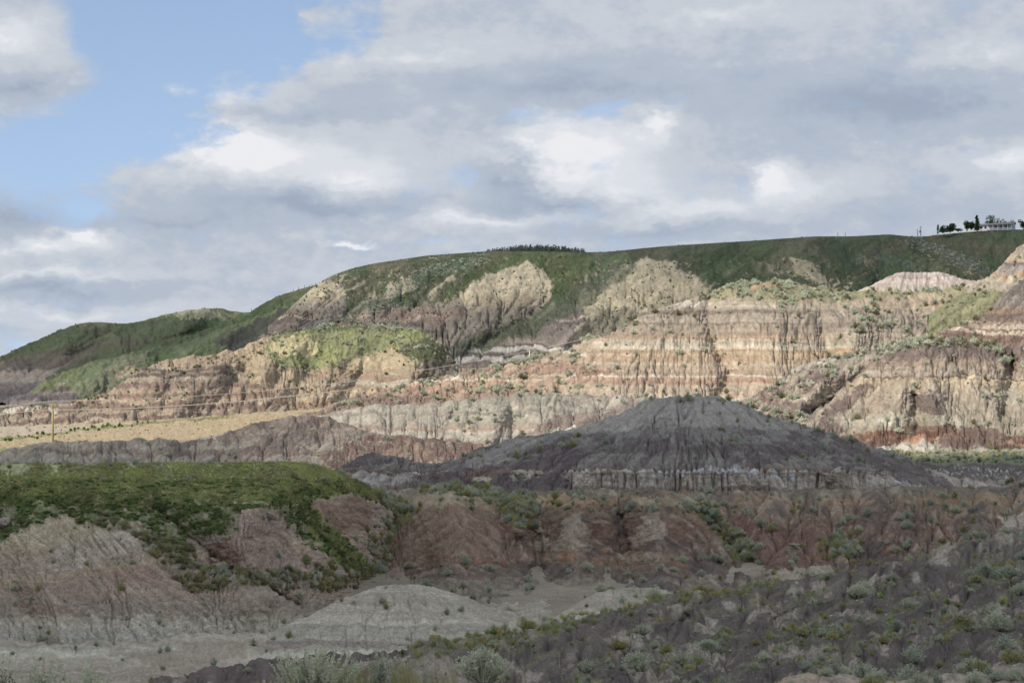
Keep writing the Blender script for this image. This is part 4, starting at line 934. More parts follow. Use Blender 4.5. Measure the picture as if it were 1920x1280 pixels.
# ---- left hill with the grassy top
CR_D = [(-400, 868, 186), (0, 868, 186), (400, 868, 186), (520, 866, 187), (560, 867, 187), (600, 874, 188), (650, 892, 192), (700, 918, 203), (760, 955, 217), (820, 985, 224), (900, 1010, 230)]
S = sheet('D', -400, 900, [back(CR_D, 14, 3), CR_D,
      [(-400, 900, 162), (0, 904, 160), (120, 910, 159.5), (200, 918, 159), (300, 932, 158), (380, 948, 157), (450, 946, 157.5), (500, 930, 160), (560, 908, 167), (640, 910, 177), (700, 936, 195), (760, 975, 211), (900, 1030, 225)],
      [(-400, 1010, 152), (0, 1015, 152), (200, 1030, 151.5), (300, 1040, 151), (400, 1050, 151.5), (450, 1020, 154), (520, 1000, 158), (600, 992, 166), (650, 1000, 176), (700, 1012, 191), (760, 1035, 205), (900, 1080, 218)],
      [(-400, 1225, 140), (0, 1218, 140), (100, 1222, 140), (200, 1214, 140.5), (330, 1200, 142), (480, 1188, 144), (560, 1160, 148), (640, 1122, 163), (700, 1095, 181), (760, 1085, 194), (900, 1120, 205)],
      [(-400, 1300, 134), (400, 1250, 138), (640, 1190, 152), (760, 1180, 180), (900, 1200, 195)]], dx=1.4, dy=1.3, sv=5,
      ridges=[([(60, 930), (60, 1000), (120, 1200)], 50, 3.0), ([(200, 950), (260, 1060), (250, 1190)], 60, 2.5), ([(0, 960), (20, 1080), (100, 1215)], 18, -1.0), ([(290, 950), (420, 1050), (560, 1130)], 26, -3), ([(475, 955), (450, 1030), (470, 1120)], 40, 3.0), ([(560, 970), (620, 1020), (680, 1080)], 18, -2), ([(640, 950), (660, 1010)], 30, 2)],
      lump=(5.0, 60), fine=(1.0, 10), gul=(2.4, 26, 14, lambda x, y: sstep(y, 930, 1010)), seed=17, billow=(4.0, 34), rough=0.8, calm=1.1, slant=lambda x, y: 0.75 * (x < 520) - 0.3 * (x > 600))
S.C = bands(S, [(860, cs(96, 108, 60)), (940, cs(128, 118, 96)), (1010, cs(116, 104, 92)), (1064, cs(122, 106, 86)), (1078, cs(116, 100, 90)), (1120, cs(108, 98, 90)), (1155, cs(118, 114, 104)), (1166, cs(124, 120, 112)), (1176, cs(114, 114, 108)), (1205, cs(112, 108, 100))],
            coordY=S.PY + (S.PX - 200) * 0.14 * (S.PY < 1120) * (1 - sstep(S.PY, 1080, 1120)), warp=10, wl=50, soft=4)
paint(S, poly(S, [(420, 960), (530, 950), (560, 1050), (520, 1080), (440, 1060), (370, 1010)]), cs(110, 92, 86), 0.85)
paint(S, ell(S, 430, 1030, 34, 18, 20), cs(98, 68, 62), 0.8)
paint(S, poly(S, [(560, 940), (690, 930), (700, 990), (640, 1000), (590, 960)]), cs(108, 82, 70), 0.85)
paint(S, poly(S, [(95, 1050), (110, 1020), (220, 985), (262, 1000), (250, 1030), (180, 1055), (110, 1070)]) * sstep(S.st1 + S.n1, -1.2, 0.4), cs(128, 125, 119), 0.6)
paint(S, ell(S, 250, 1080, 50, 20), cs(112, 86, 78), 0.6)
paint(S, ell(S, 90, 1140, 60, 12, 10), cs(106, 80, 70), 0.5)
gD = cover(S, [(-400, 850), (800, 850), (800, 930), (700, 935), (640, 925), (570, 940), (640, 1000), (700, 1080), (640, 1060), (560, 1000), (520, 955), (470, 945), (430, 965), (440, 1010), (400, 1000), (330, 1000), (390, 1060), (330, 1030), (270, 985), (230, 975), (160, 985), (120, 960), (60, 985), (20, 1000), (-30, 1040), (-400, 1000)])
holes = sstep(fbm(S.PX / 14, S.PY / 8, 3, 77), 0.28, 0.4) * sstep(S.PY, 915, 950)
gD = gD * (1 - holes * 0.9)
paint(S, gD, cs(82, 96, 52), 1)
paint(S, gD * (S.PY < 930) * sstep(S.n0 + 0.5 * S.n1, 0.0, 0.3), cs(122, 128, 76), 0.9)
paint(S, gD * sstep(-S.n0 + 0.6 * S.n2, 0.25, 0.5), cs(92, 84, 70), 0.7)
paint(S, gD * sstep(S.n1, 0.1, 0.35) * (S.PY > 895), cs(66, 82, 46), 0.7)
paint(S, poly(S, [(110, 870), (190, 872), (180, 880), (120, 880)]), cs(70, 66, 60), 0.6); paint(S, poly(S, [(400, 884), (470, 882), (460, 894), (390, 892)]), cs(66, 64, 58), 0.7)
scr = poly(S, [(190, 960), (270, 980), (340, 1020), (400, 1060), (560, 1070), (640, 1080), (700, 1090), (620, 1110), (480, 1100), (360, 1110), (290, 1050), (240, 1000), (180, 985)]) * sstep(S.n1 + 0.5 * S.n2, -0.35, 0.05)
paint(S, scr, cs(84, 80, 62), 0.8)
streaks(S, 0.12, 0.12, 0.14)
finish(S, m_dark, 'grass_topped_hill')
gm = gD * (S.PX > -30) * (S.PX < 720)
sites(S, gm * (S.PY > 862) * (S.PY < 940) * sstep(S.n0 + 0.5 * S.n1, -0.25, 0.2) * sstep(S.PX + (S.PY - 880) * 12, 60, 420), 6500, 5, 11, 'meadow', 0.99, 0)
sites(S, gm * (S.PY > 862) * (S.PY < 950) * sstep(-S.n0 - 0.5 * S.n1, -0.1, 0.3), 3500, 6, 13, 'grass', 0.99, 0)
sites(S, gm * (S.PY > 862) * (S.PY < 905), 60, 8, 22, 'sage', 0.99, 1.8)
sites(S, line(S, [(740, 945), (728, 1000), (690, 1090)], 26), 90, 12, 34, 'sage', 0.99)
sites(S, line(S, [(740, 945), (728, 1000), (690, 1090)], 30), 90, 12, 30, 'scrub', 0.99)
sites(S, line(S, [(560, 905), (640, 912), (700, 930), (750, 955)], 12), 120, 10, 26, 'scrub', 0.99)
sites(S, line(S, [(560, 950), (620, 1010), (680, 1070)], 14), 300, 8, 18, 'meadow', 0.99)
sites(S, gD * (S.PX > -30) * (S.PX < 720) * (S.PY > 900), 5200, 6, 15, 'juniper', 1, 0.6)
sites(S, scr, 420, 10, 30, 'scrub', 1, 0.8); sites(S, scr, 60, 14, 30, 'sage', 1)
sites(S, (S.PY > 940) * (S.PX > -20) * (S.PX < 760) * (1 - gD), 110, 8, 26, 'sage', 1)
sites(S, poly(S, [(560, 1040), (720, 1060), (700, 1100), (600, 1120)]), 50, 20, 42, 'scrub', 1)

# ---- wash and the pale mounds
S = sheet('B', -400, 1500, [flat(175, -20.2, -400, 1500), flat(170, -20.0, -400, 1500), flat(142, -19.6, -400, 1500), flat(126, -19.4, -400, 1500), flat(100, -19.6, -400, 1500), flat(70, -19.8, -400, 1500)], dx=2.0, dy=1.6, lump=(5, 70), fine=(0.7, 8), gul=(0.9, 20, 16), seed=18)
S.C = bands(S, [(1100, cs(116, 113, 104)), (1185, cs(126, 122, 113)), (1204, cs(116, 110, 102)), (1216, cs(136, 131, 122)), (1230, cs(124, 118, 108)), (1250, cs(114, 106, 98))], warp=16, wl=70, soft=7)
paint(S, poly(S, [(200, 1225), (420, 1205), (560, 1200), (480, 1230), (300, 1250)]), cs(110, 100, 88), 0.7)
streaks(S, 0.08, 0.08, 0.1)
finish(S, m_dark, 'dry_wash')
sites(S, (S.PX > -20) * (S.PX < 1100) * (S.PY > 1185) * (S.PY < 1290) * 1.0, 26, 14, 34, 'sage', 1)

CR_C = [(420, 1212, 141), (460, 1202, 142), (490, 1192, 143), (520, 1178, 144), (560, 1160, 145), (600, 1140, 146), (640, 1120, 147), (680, 1104, 148), (720, 1094, 149), (750, 1092, 149), (790, 1094, 150), (830, 1101, 150), (870, 1114, 149.5), (910, 1132, 149), (950, 1152, 148), (980, 1168, 147), (1010, 1185, 146), (1040, 1210, 144)]
S = sheet('C', 420, 1040, [back(CR_C, 8, 2.5), CR_C, [(420, 1218, 139), (560, 1195, 139.5), (700, 1198, 138.5), (850, 1196, 139), (1000, 1222, 140)], [(420, 1235, 134), (1000, 1240, 134)]], dx=1.3, dy=1.1, sv=9,
      lump=(3.0, 50), fine=(0.7, 8), gul=(1.5, 26, 12), seed=19)
S.C = bands(S, [(1080, cs(122, 118, 110)), (1125, cs(118, 115, 107)), (1150, cs(124, 121, 112)), (1162, cs(130, 127, 120)), (1170, cs(114, 112, 106)), (1185, cs(120, 118, 112)), (1200, cs(104, 98, 94))], warp=8, wl=70, soft=3)
streaks(S, 0.06, 0.06, 0.10)
finish(S, m_dark, 'pale_mound')
sites(S, (S.PY > 1095) * (S.PY < 1200) * 1.0, 12, 14, 30, 'sage', 1)
CR_C2 = [(960, 1200, 148), (1000, 1180, 150), (1040, 1156, 152), (1070, 1134, 154), (1100, 1116, 156), (1140, 1103, 157), (1180, 1097, 157), (1220, 1098, 156), (1250, 1104, 154), (1280, 1124, 152), (1320, 1160, 150)]
S = sheet('C2', 960, 1320, [back(CR_C2, 8, 2.2), CR_C2, [(960, 1215, 146), (1140, 1160, 147), (1320, 1180, 147)], [(960, 1260, 138), (1320, 1260, 138)]], dx=1.3, dy=1.1, sv=7, lump=(2.6, 40), fine=(0.7, 8), gul=(1.3, 24, 12), seed=20)
S.C = bands(S, [(1080, cs(116, 112, 102)), (1130, cs(120, 116, 106)), (1160, cs(108, 103, 95))], warp=8, wl=50, soft=3)
streaks(S, 0.06, 0.06, 0.10)
finish(S, m_dark, 'low_clay_mound')
sites(S, (S.PY > 1085) * 1.0, 26, 12, 34, 'sage', 1)

# ---- near slopes
CR_A = [(-400, 1310, 46), (-150, 1305, 46), (150, 1300, 46), (260, 1280, 47), (340, 1256, 48), (420, 1238, 50), (500, 1228, 52), (560, 1222, 53), (700, 1212, 57), (780, 1202, 59), (850, 1190, 62), (900, 1180, 64), (930, 1172, 65), (960, 1164, 66), (1060, 1152, 68), (1130, 1136, 71), (1200, 1116, 75), (1250, 1108, 77), (1300, 1103, 79), (1360, 1096, 81), (1440, 1084, 85), (1520, 1070, 90),
        (1570, 1060, 93), (1620, 1052, 96), (1680, 1042, 101), (1740, 1026, 107), (1800, 1008, 112), (1860, 1000, 116), (1920, 988, 120), (2000, 965, 124), (2300, 930, 128)]
S = sheet('A', -400, 2300, [back(CR_A, 24, 8), CR_A,
      [(-400, 1330, 42), (300, 1300, 42), (600, 1262, 44), (900, 1225, 52), (1100, 1200, 58), (1300, 1165, 66), (1500, 1125, 74), (1700, 1085, 86), (1920, 1035, 104), (2300, 990, 110)],
      [(-400, 1420, 33), (300, 1400, 33), (600, 1340, 34), (900, 1320, 38), (1100, 1310, 43), (1300, 1290, 48), (1500, 1245, 56), (1700, 1190, 66), (1920, 1130, 80), (2300, 1080, 86)],
      [(-400, 1900, 14), (600, 1800, 15), (1100, 1700, 20), (1500, 1600, 28), (1920, 1500, 36), (2300, 1450, 38)]], dx=1.3, dy=1.4, sv=7,
      ridges=[([(1010, 1200), (1110, 1160), (1200, 1122)], 26, 2.5), ([(1340, 1150), (1420, 1110), (1500, 1085)], 24, 3), ([(900, 1240), (1000, 1200), (1060, 1170)], 22, -2.5), ([(1500, 1140), (1620, 1075), (1700, 1050)], 20, 3), ([(1250, 1180), (1330, 1125)], 16, -2.5), ([(1450, 1160), (1560, 1090)], 14, -3), ([(1650, 1110), (1800, 1030)], 16, -3), ([(560, 1250), (760, 1225)], 16, -1.5), ([(700, 1270), (900, 1235)], 30, 2)],
      lump=(9, 130), fine=(1.6, 16), gul=(1.7, 34, 14), seed=21, warp=5, billow=(9, 46), slant=-0.9, rough=0.8)
dkA, gyA, brA = cs(62, 56, 60), cs(120, 114, 107), cs(92, 80, 72)
S.C = np.zeros(S.PX.shape + (3,)) + cs(74, 68, 66)
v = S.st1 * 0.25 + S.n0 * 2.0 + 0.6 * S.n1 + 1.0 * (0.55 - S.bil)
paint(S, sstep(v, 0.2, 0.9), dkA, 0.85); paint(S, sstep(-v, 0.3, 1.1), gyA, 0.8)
paint(S, poly(S, [(300, 1255), (420, 1232), (560, 1215), (700, 1205), (830, 1190), (800, 1215), (620, 1250), (440, 1290)]), cs(72, 62, 66), 0.9)
paint(S, line(S, [(520, 1228), (600, 1222), (800, 1198)], 3), cs(134, 128, 122), 0.7)
paint(S, line(S, [(640, 1248), (760, 1226)], 5), cs(124, 118, 118), 0.7)
paint(S, poly(S, [(620, 1250), (720, 1240), (740, 1255), (640, 1270)]), cs(98, 64, 52), 0.7)
paint(S, poly(S, [(940, 1165), (1060, 1148), (1110, 1150), (1000, 1180), (940, 1184)]), cs(136, 130, 124), 0.8)
paint(S, poly(S, [(1060, 1180), (1200, 1115), (1290, 1105), (1240, 1150), (1150, 1190)]), cs(74, 66, 66), 0.85)
paint(S, poly(S, [(720, 1235), (860, 1225), (960, 1240), (940, 1290), (640, 1300)]), cs(110, 104, 96), 0.7)
gA = np.maximum(line(S, [(780, 1222), (860, 1200), (960, 1195), (1040, 1180)], 22), line(S, [(1180, 1120), (1300, 1108), (1450, 1090)], 12))
gA = np.maximum(gA, sstep(fbm((S.PX + 1.2 * S.PY) / 85, (S.PY + 0.35 * S.PX) / 22, 3, 123), 0.08, 0.3) * (S.PX > 880))
paint(S, gA, cs(84, 86, 62), 0.55)
streaks(S, 0.08, 0.06, 0.26)
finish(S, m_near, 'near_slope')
okA = (S.PX > 0) * (S.PX < 1960) * (S.PY > 985) * (S.PY < 1330)
sites(S, gA * okA, 95, 20, 66, 'sage', 0.99, 2.8); sites(S, okA * (S.PX > 300), 120, 10, 34, 'sage', 0.99, 2.6)
sites(S, gA * okA, 420, 9, 24, 'grass', 0.99, 1.2); sites(S, okA * (S.PX > 700), 60, 10, 24, 'leafy', 0.99, 2.5)
sites(S, line(S, [(780, 1215), (860, 1195), (960, 1190), (1040, 1180), (1180, 1120), (1300, 1108), (1450, 1088)], 14), 300, 12, 28, 'grass', 0.98)

CR_A2 = [(960, 1330, 37), (1050, 1296, 40), (1110, 1268, 43), (1180, 1238, 47), (1240, 1214, 51), (1300, 1197, 54), (1350, 1188, 56), (1400, 1184, 57), (1450, 1176, 60), (1500, 1164, 63), (1540, 1150, 66), (1600, 1130, 70), (1650, 1116, 73), (1700, 1100, 76), (1750, 1090, 79), (1800, 1076, 82), (1850, 1060, 86), (1920, 1040, 90), (2000, 1015, 94), (2300, 980, 98)]
S = sheet('A2', 960, 2300, [back(CR_A2, 12, 4), CR_A2,
      [(960, 1360, 33), (1180, 1270, 42), (1300, 1240, 46), (1500, 1205, 53), (1700, 1150, 62), (1920, 1100, 72), (2300, 1050, 78)],
      [(960, 1440, 26), (1180, 1350, 32), (1300, 1310, 35), (1500, 1290, 38), (1700, 1240, 44), (1920, 1190, 50), (2300, 1150, 54)],
      [(960, 1700, 18), (1500, 1500, 24), (1920, 1420, 28), (2300, 1400, 30)]], dx=1.3, dy=1.4, sv=7,
      ridges=[([(1500, 1240), (1620, 1180), (1760, 1110), (1900, 1060)], 22, 3), ([(1560, 1270), (1700, 1200), (1920, 1110)], 26, 3.5), ([(1440, 1230), (1560, 1180), (1700, 1115)], 14, -2.5), ([(1600, 1240), (1760, 1170), (1920, 1085)], 14, -3), ([(1240, 1230), (1300, 1270)], 50, 2)],
      lump=(10, 140), fine=(1.8, 16), gul=(1.7, 36, 14), seed=22, warp=5, billow=(10, 54), slant=-1.0, rough=0.8)
S.C = np.zeros(S.PX.shape + (3,)) + cs(70, 64, 63)
v = S.st1 * 0.25 + S.n0 * 2.0 + 0.6 * S.n1
paint(S, sstep(v, 0.2, 0.9), cs(60, 54, 58), 0.85); paint(S, sstep(-v, 0.3, 1.0), cs(120, 113, 106), 0.8)
gA = sstep(fbm((S.PX + 1.4 * S.PY) / 90, (S.PY + 0.35 * S.PX) / 26, 3, 223), 0.0, 0.22)
paint(S, gA, cs(82, 86, 64), 0.55)
streaks(S, 0.08, 0.06, 0.28)
finish(S, m_near, 'near_right_slope')
okA = (S.PX > 980) * (S.PX < 1980) * (S.PY < 1320)
sites(S, gA * okA, 85, 24, 80, 'sage', 0.99, 2.8); sites(S, okA, 110, 10, 36, 'sage', 0.99, 2.6)
sites(S, gA * okA, 460, 10, 26, 'grass', 0.99, 1.2); sites(S, okA, 45, 12, 28, 'leafy', 0.99, 2.5)

CR_A1 = [(1300, 1360, 30), (1400, 1310, 31), (1440, 1282, 32), (1470, 1268, 32), (1500, 1262, 32.5), (1560, 1258, 33), (1620, 1266, 33), (1680, 1275, 33), (1730, 1270, 33), (1780, 1262, 33.5), (1840, 1252, 34), (1920, 1240, 35), (2300, 1220, 36)]
S = sheet('A1', 1300, 2300, [back(CR_A1, 5, 1.6), CR_A1, [(1300, 1400, 27), (1500, 1300, 29), (1700, 1310, 29), (1920, 1290, 30), (2300, 1280, 30)], [(1300, 1600, 20), (2300, 1500, 21)]], dx=1.4, dy=1.2, sv=4, lump=(4, 60), fine=(1.2, 12), gul=(1.6, 24, 12), seed=23, warp=5)
S.C = np.zeros(S.PX.shape + (3,)) + cs(120, 110, 100)
paint(S, sstep(S.n0, 0, 0.3), cs(96, 86, 80), 0.8); paint(S, line(S, [(1440, 1284), (1500, 1265), (1540, 1268)], 5), cs(126, 98, 70), 0.6); paint(S, sstep(S.WX, 1860, 1890), cs(80, 70, 66), 0.7)
streaks(S, 0.1, 0.14, 0.24)
finish(S, m_near, 'gravel_knoll')
sites(S, (S.PX < 1960) * (S.PY < 1300) * 1.0, 26, 40, 90, 'sage', 0.9)
#TERRAIN_END

# ================================================================== CLOUDS overhead (outside the frame, towards the sun); they shade parts of the land
def cloud_mat(name, transp):
    m = bpy.data.materials.new(name); m.use_nodes = True
    t = m.node_tree; t.nodes.clear(); g = NB(t)
    df = g.n('ShaderNodeBsdfDiffuse'); df.inputs[0].default_value = (0.85, 0.87, 0.9, 1)
    tl = g.n('ShaderNodeBsdfTranslucent'); tl.inputs[0].default_value = (0.8, 0.82, 0.86, 1)
    mx = g.n('ShaderNodeMixShader'); mx.inputs[0].default_value = 0.3
    t.links.new(df.outputs[0], mx.inputs[1]); t.links.new(tl.outputs[0], mx.inputs[2])
    last = mx.outputs[0]
    if transp > 0:
        tr = g.n('ShaderNodeBsdfTransparent'); m2 = g.n('ShaderNodeMixShader'); m2.inputs[0].default_value = transp
        t.links.new(last, m2.inputs[1]); t.links.new(tr.outputs[0], m2.inputs[2]); last = m2.outputs[0]
    out = g.n('ShaderNodeOutputMaterial'); t.links.new(last, out.inputs[0])
    return m
def cloud(x0, x1, y0, y1, H, mat, seed, inside, rough=14.0):
    """a flat-based cumulus whose shadow covers the ground area given by inside(x, y)"""
    n = 90
    gx = np.linspace(x0 - 80, x1 + 80, n); gy = np.linspace(y0 - 80, y1 + 80, n)
    X, Y = np.meshgrid(gx, gy)
    wx = X + rough * fbm(X / 60, Y / 60, 4, seed); wy = Y + rough * fbm(X / 60 + 9, Y / 60, 4, seed + 1)
    ins = inside(wx, wy)                      # signed distance like, > 0 inside
    th = np.sqrt(np.clip(ins, 0, None)) * 6.0
    top = th * (1 + 0.5 * fbm(X / 45, Y / 45, 4, seed + 2)); bot = -0.12 * th
    off = sd * ((H + 12) / sd.z)
    verts = []; faces = []
    m_ = ins > 0
    idt = -np.ones((n, n), int); idb = idt.copy()
    need = np.zeros((n, n), bool)
    cell = m_[:-1, :-1] | m_[1:, :-1] | m_[:-1, 1:] | m_[1:, 1:]
    cell = (m_[:-1, :-1].astype(int) + m_[1:, :-1] + m_[:-1, 1:] + m_[1:, 1:]) >= 3
    for j in range(n - 1):
        for i in range(n - 1):
            if cell[j, i]: need[j:j + 2, i:i + 2] = True
    for j, i in zip(*np.nonzero(need)):
        x, y = X[j, i] + off.x, Y[j, i] + off.y
        idt[j, i] = len(verts); verts.append((x, y, CZ - 12 + off.z + max(top[j, i], 0.5)))
        idb[j, i] = len(verts); verts.append((x, y, CZ - 12 + off.z + bot[j, i] - 0.5))
    for j in range(n - 1):
        for i in range(n - 1):
            if cell[j, i]:
                a, b2, c, d = (j, i), (j, i + 1), (j + 1, i + 1), (j + 1, i)
                faces.append([idt[q] for q in (a, b2, c, d)]); faces.append([idb[q] for q in (d, c, b2, a)])
    me = bpy.data.meshes.new('cloud'); me.from_pydata(verts, [], faces); me.update()
    me.polygons.foreach_set('use_smooth', np.ones(len(me.polygons), dtype=bool))
    me.materials.append(mat)
    o = bpy.data.objects.new('cloud', me); COL.objects.link(o); o['kind'] = 'structure'
    return o
cm_light = cloud_mat('cloud_veil', 0.88); cm_solid = cloud_mat('cloud_thick', 0.0); cm_thin = cloud_mat('cloud_thin', 0.72)
def box_in(xa, xb, ya, yb): return lambda x, y: np.minimum(np.minimum(x - xa, xb - x), np.minimum(y - ya, yb - y))
cloud(-260, 330, -90, 290, 1100, cm_solid, 301, lambda x, y: np.minimum(np.minimum(x + 220, 300 - x), np.minimum(y + 70, 268 - 0.03 * x + 8 * (1 - sstep(x, -52, -30)) - y)), 8.0)
cloud(-420, 330, 700, 1200, 1500, cm_light, 311, box_in(-380, 300, 690, 1300), 30)
cloud(-140, -20, 270, 320, 1150, cloud_mat('cloud_wisp', 0.58), 341, lambda x, y: np.minimum(np.minimum(x + 130, -38 - x), np.minimum(y - 268, 309 - y)), 5)
cloud(-420, -90, 760, 1090, 1450, cm_thin, 321, lambda x, y: np.minimum(np.minimum(x + 400, -88 - x), np.minimum(y - 745, 1085 - y)), 14)
cloud(80, 360, 720, 1100, 1450, cm_thin, 331, lambda x, y: np.minimum(np.minimum(x - 86, 340 - x), np.minimum(y - 740, 1060 - y)), 16)
#OBJECTS
# ================================================================== PLANTS
def raw_mesh(name, V, Fc, mats, midx=None):
    me = bpy.data.meshes.new(name)
    me.from_pydata([tuple(v) for v in V], [], Fc)
    for m in mats: me.materials.append(m)
    if midx is not None: me.polygons.foreach_set('material_index', np.asarray(midx, np.int32))
    me.update()
    return me
def ribbon(V, Fc, p0, p1, p2, w, rs):
    """a tapered bent blade through three points"""
    d = np.array(p2) - np.array(p0)
    s = np.cross(d, rs.normal(size=3)); s /= np.linalg.norm(s) + 1e-9
    k = len(V)
    V += [p0 - s * w * .5, p0 + s * w * .5, p1 - s * w * .42, p1 + s * w * .42, p2]
    Fc += [(k, k + 1, k + 3, k + 2), (k + 2, k + 3, k + 4)]
def leafq(V, Fc, c, L, W, rs, up=0.5):
    a = rs.normal(size=3); a[2] = abs(a[2]) * up + up; a /= np.linalg.norm(a)
    s = np.cross(a, rs.normal(size=3)); s /= np.linalg.norm(s) + 1e-9
    k = len(V)
    V += [c, c + a * L * .5 + s * W * .5, c + a * L, c + a * L * .5 - s * W * .5]
    Fc += [(k, k + 1, k + 2, k + 3)]
def spray(seed, n, H, spread, w, leaves=0, lw=0.02, ll=0.06, bend=0.3, twigs=14, flat_=0.0, core=0.22):
    rs = np.random.default_rng(seed)
    V, Fc, M = [], [], []
    # a few lobes so the outline is uneven
    lobes = [(rs.uniform(0, 2 * math.pi), rs.uniform(0.5, 1.0), rs.uniform(0.75, 1.15)) for _ in range(5)]
    for i in range(n):
        a, ext, hh = lobes[rs.integers(5)]
        a = a + rs.normal() * 0.55
        tilt = rs.random() ** 0.7
        r = spread * 0.5 * tilt * (0.55 + 0.45 * ext)
        h = H * hh * (1 - 0.55 * tilt ** 2) * rs.uniform(0.72, 1.05)
        b0 = np.array([math.cos(a) * core * spread * rs.random() * ext, math.sin(a) * core * spread * rs.random() * ext, -0.03])
        e = np.array([math.cos(a) * r, math.sin(a) * r, h]) + rs.normal(size=3) * 0.02
        if flat_: b0 = np.array([math.cos(a) * r * 0.8, math.sin(a) * r * 0.8, -0.02]); e = b0 + np.array([rs.normal() * .08, rs.normal() * .08, H * rs.uniform(.5, 1.0)])
        m = (b0 + e) / 2 + np.array([-math.cos(a), -math.sin(a), 0.3]) * bend * 0.12
        nf = len(Fc); ribbon(V, Fc, b0, m, e, w * rs.uniform(.7, 1.3), rs)
        M += [1 if i < twigs else 0] * (len(Fc) - nf)
        for q in range(leaves):
            t = rs.uniform(0.35, 1.0)
            c = (1 - t) ** 2 * b0 + 2 * t * (1 - t) * m + t * t * e
            nf = len(Fc); leafq(V, Fc, c, ll * rs.uniform(.7, 1.3), lw * rs.uniform(.7, 1.3), rs)
            M += [0] * (len(Fc) - nf)
    return V, Fc, M
m_sage = [simple_mat('sage_leaf', (0.54, 0.56, 0.42), 0.85, 0.35, 5, 0.1, trans=0.2), simple_mat('sage_leaf_blue', (0.46, 0.50, 0.39), 0.85, 0.35, 5, 0.1, trans=0.2), simple_mat('sage_leaf_olive', (0.40, 0.38, 0.19), 0.85, 0.35, 5, 0.1, trans=0.2)]
m_twig = simple_mat('dead_twig', (0.20, 0.165, 0.13), 0.9, 0.3, 8)
m_scrub = simple_mat('scrub_leaf', (0.25, 0.24, 0.14), 0.9, 0.4, 5, 0.1, trans=0.15)
m_farscrub = simple_mat('far_scrub_leaf', (0.20, 0.21, 0.12), 0.9, 0.4, 0.3, 0.1)
m_darkleaf = simple_mat('dark_green_leaf', (0.10, 0.15, 0.05), 0.8, 0.4, 1.0, 0.2, trans=0.15)
m_grass = simple_mat('grass_blade', (0.35, 0.37, 0.17), 0.8, 0.4, 0.7, 0.15, trans=0.3)
m_grassdry = simple_mat('dry_grass_blade', (0.50, 0.44, 0.20), 0.8, 0.35, 0.7, 0.15, trans=0.3)
m_juniper = simple_mat('juniper_leaf', (0.24, 0.31, 0.12), 0.8, 0.45, 0.6, 0.2, trans=0.15)
m_leafy = simple_mat('broad_leaf', (0.30, 0.38, 0.13), 0.6, 0.3, 5, 0.3, trans=0.2)
m_bark = simple_mat('bark', (0.10, 0.08, 0.06), 0.9, 0.3, 3)
m_stone = simple_mat('pale_stone', (0.42, 0.38, 0.33), 0.9, 0.4, 2.0, 0.1)
KINDS = {}
def kind(key, metas): KINDS[key] = metas
def mk(name, args, mats):
    V, Fc, M = spray(**args)
    return raw_mesh(name, V, Fc, mats, M)
kind('sage', [mk('sagebrush', dict(seed=10 + i, n=260, H=0.55, spread=1.0, w=0.018, leaves=6, lw=0.022, ll=0.07, twigs=46), [m_sage[i % 3 if i < 5 else 0], m_twig]) for i in range(6)])
kind('sagelow', [mk('sagebrush', dict(seed=30 + i, n=90, H=0.60, spread=1.0, w=0.035, leaves=4, lw=0.04, ll=0.09, twigs=14), [m_sage[i % 3], m_twig]) for i in range(5)])
kind('scrub', [mk('scrub', dict(seed=50 + i, n=80, H=0.45, spread=1.0, w=0.03, leaves=3, lw=0.035, ll=0.09, twigs=26), [m_scrub if i % 2 else m_sage[2], m_twig]) for i in range(4)])
kind('far', [mk('scrub', dict(seed=60 + i, n=26, H=0.55, spread=1.0, w=0.12, leaves=3, lw=0.13, ll=0.22, twigs=5), [m_farscrub, m_twig]) for i in range(3)])
kind('sagefar', [mk('scrub', dict(seed=70 + i, n=30, H=0.55, spread=1.0, w=0.10, leaves=3, lw=0.12, ll=0.2, twigs=3), [m_sage[1], m_twig]) for i in range(3)])
kind('dark', [mk('scrub', dict(seed=80 + i, n=40, H=0.7, spread=1.0, w=0.10, leaves=3, lw=0.12, ll=0.2, twigs=3), [m_darkleaf, m_twig]) for i in range(2)])
kind('mid', [mk('sagebrush', dict(seed=90 + i, n=70, H=0.55, spread=1.0, w=0.05, leaves=4, lw=0.06, ll=0.12, twigs=10), [m_sage[i % 3] if i != 2 else m_scrub, m_twig]) for i in range(5)])
kind('grass', [mk('grass_tuft', dict(seed=100 + i, n=80, H=0.55, spread=1.25, w=0.022, bend=0.6, twigs=0, core=0.3), [m_grass if i < 3 else m_grassdry, m_twig]) for i in range(5)])
m_meadow = simple_mat('meadow_grass_blade', (0.48, 0.50, 0.21), 0.8, 0.35, 0.3, 0.15, trans=0.3)
kind('meadow', [mk('grass_tuft', dict(seed=140 + i, n=60, H=0.7, spread=1.3, w=0.03, bend=0.6, twigs=0, core=0.2), [m_meadow, m_twig]) for i in range(3)])
kind('juniper', [mk('juniper', dict(seed=110 + i, n=90, H=0.34, spread=1.3, w=0.05, leaves=4, lw=0.05, ll=0.1, twigs=6, flat_=1.0), [(m_juniper, m_juniper, m_grass, m_darkleaf)[i], m_twig]) for i in range(4)])
kind('leafy', [mk('leafy_plant', dict(seed=120 + i, n=26, H=0.4, spread=0.9, w=0.03, leaves=4, lw=0.12, ll=0.2, twigs=0), [m_leafy, m_twig]) for i in range(3)])
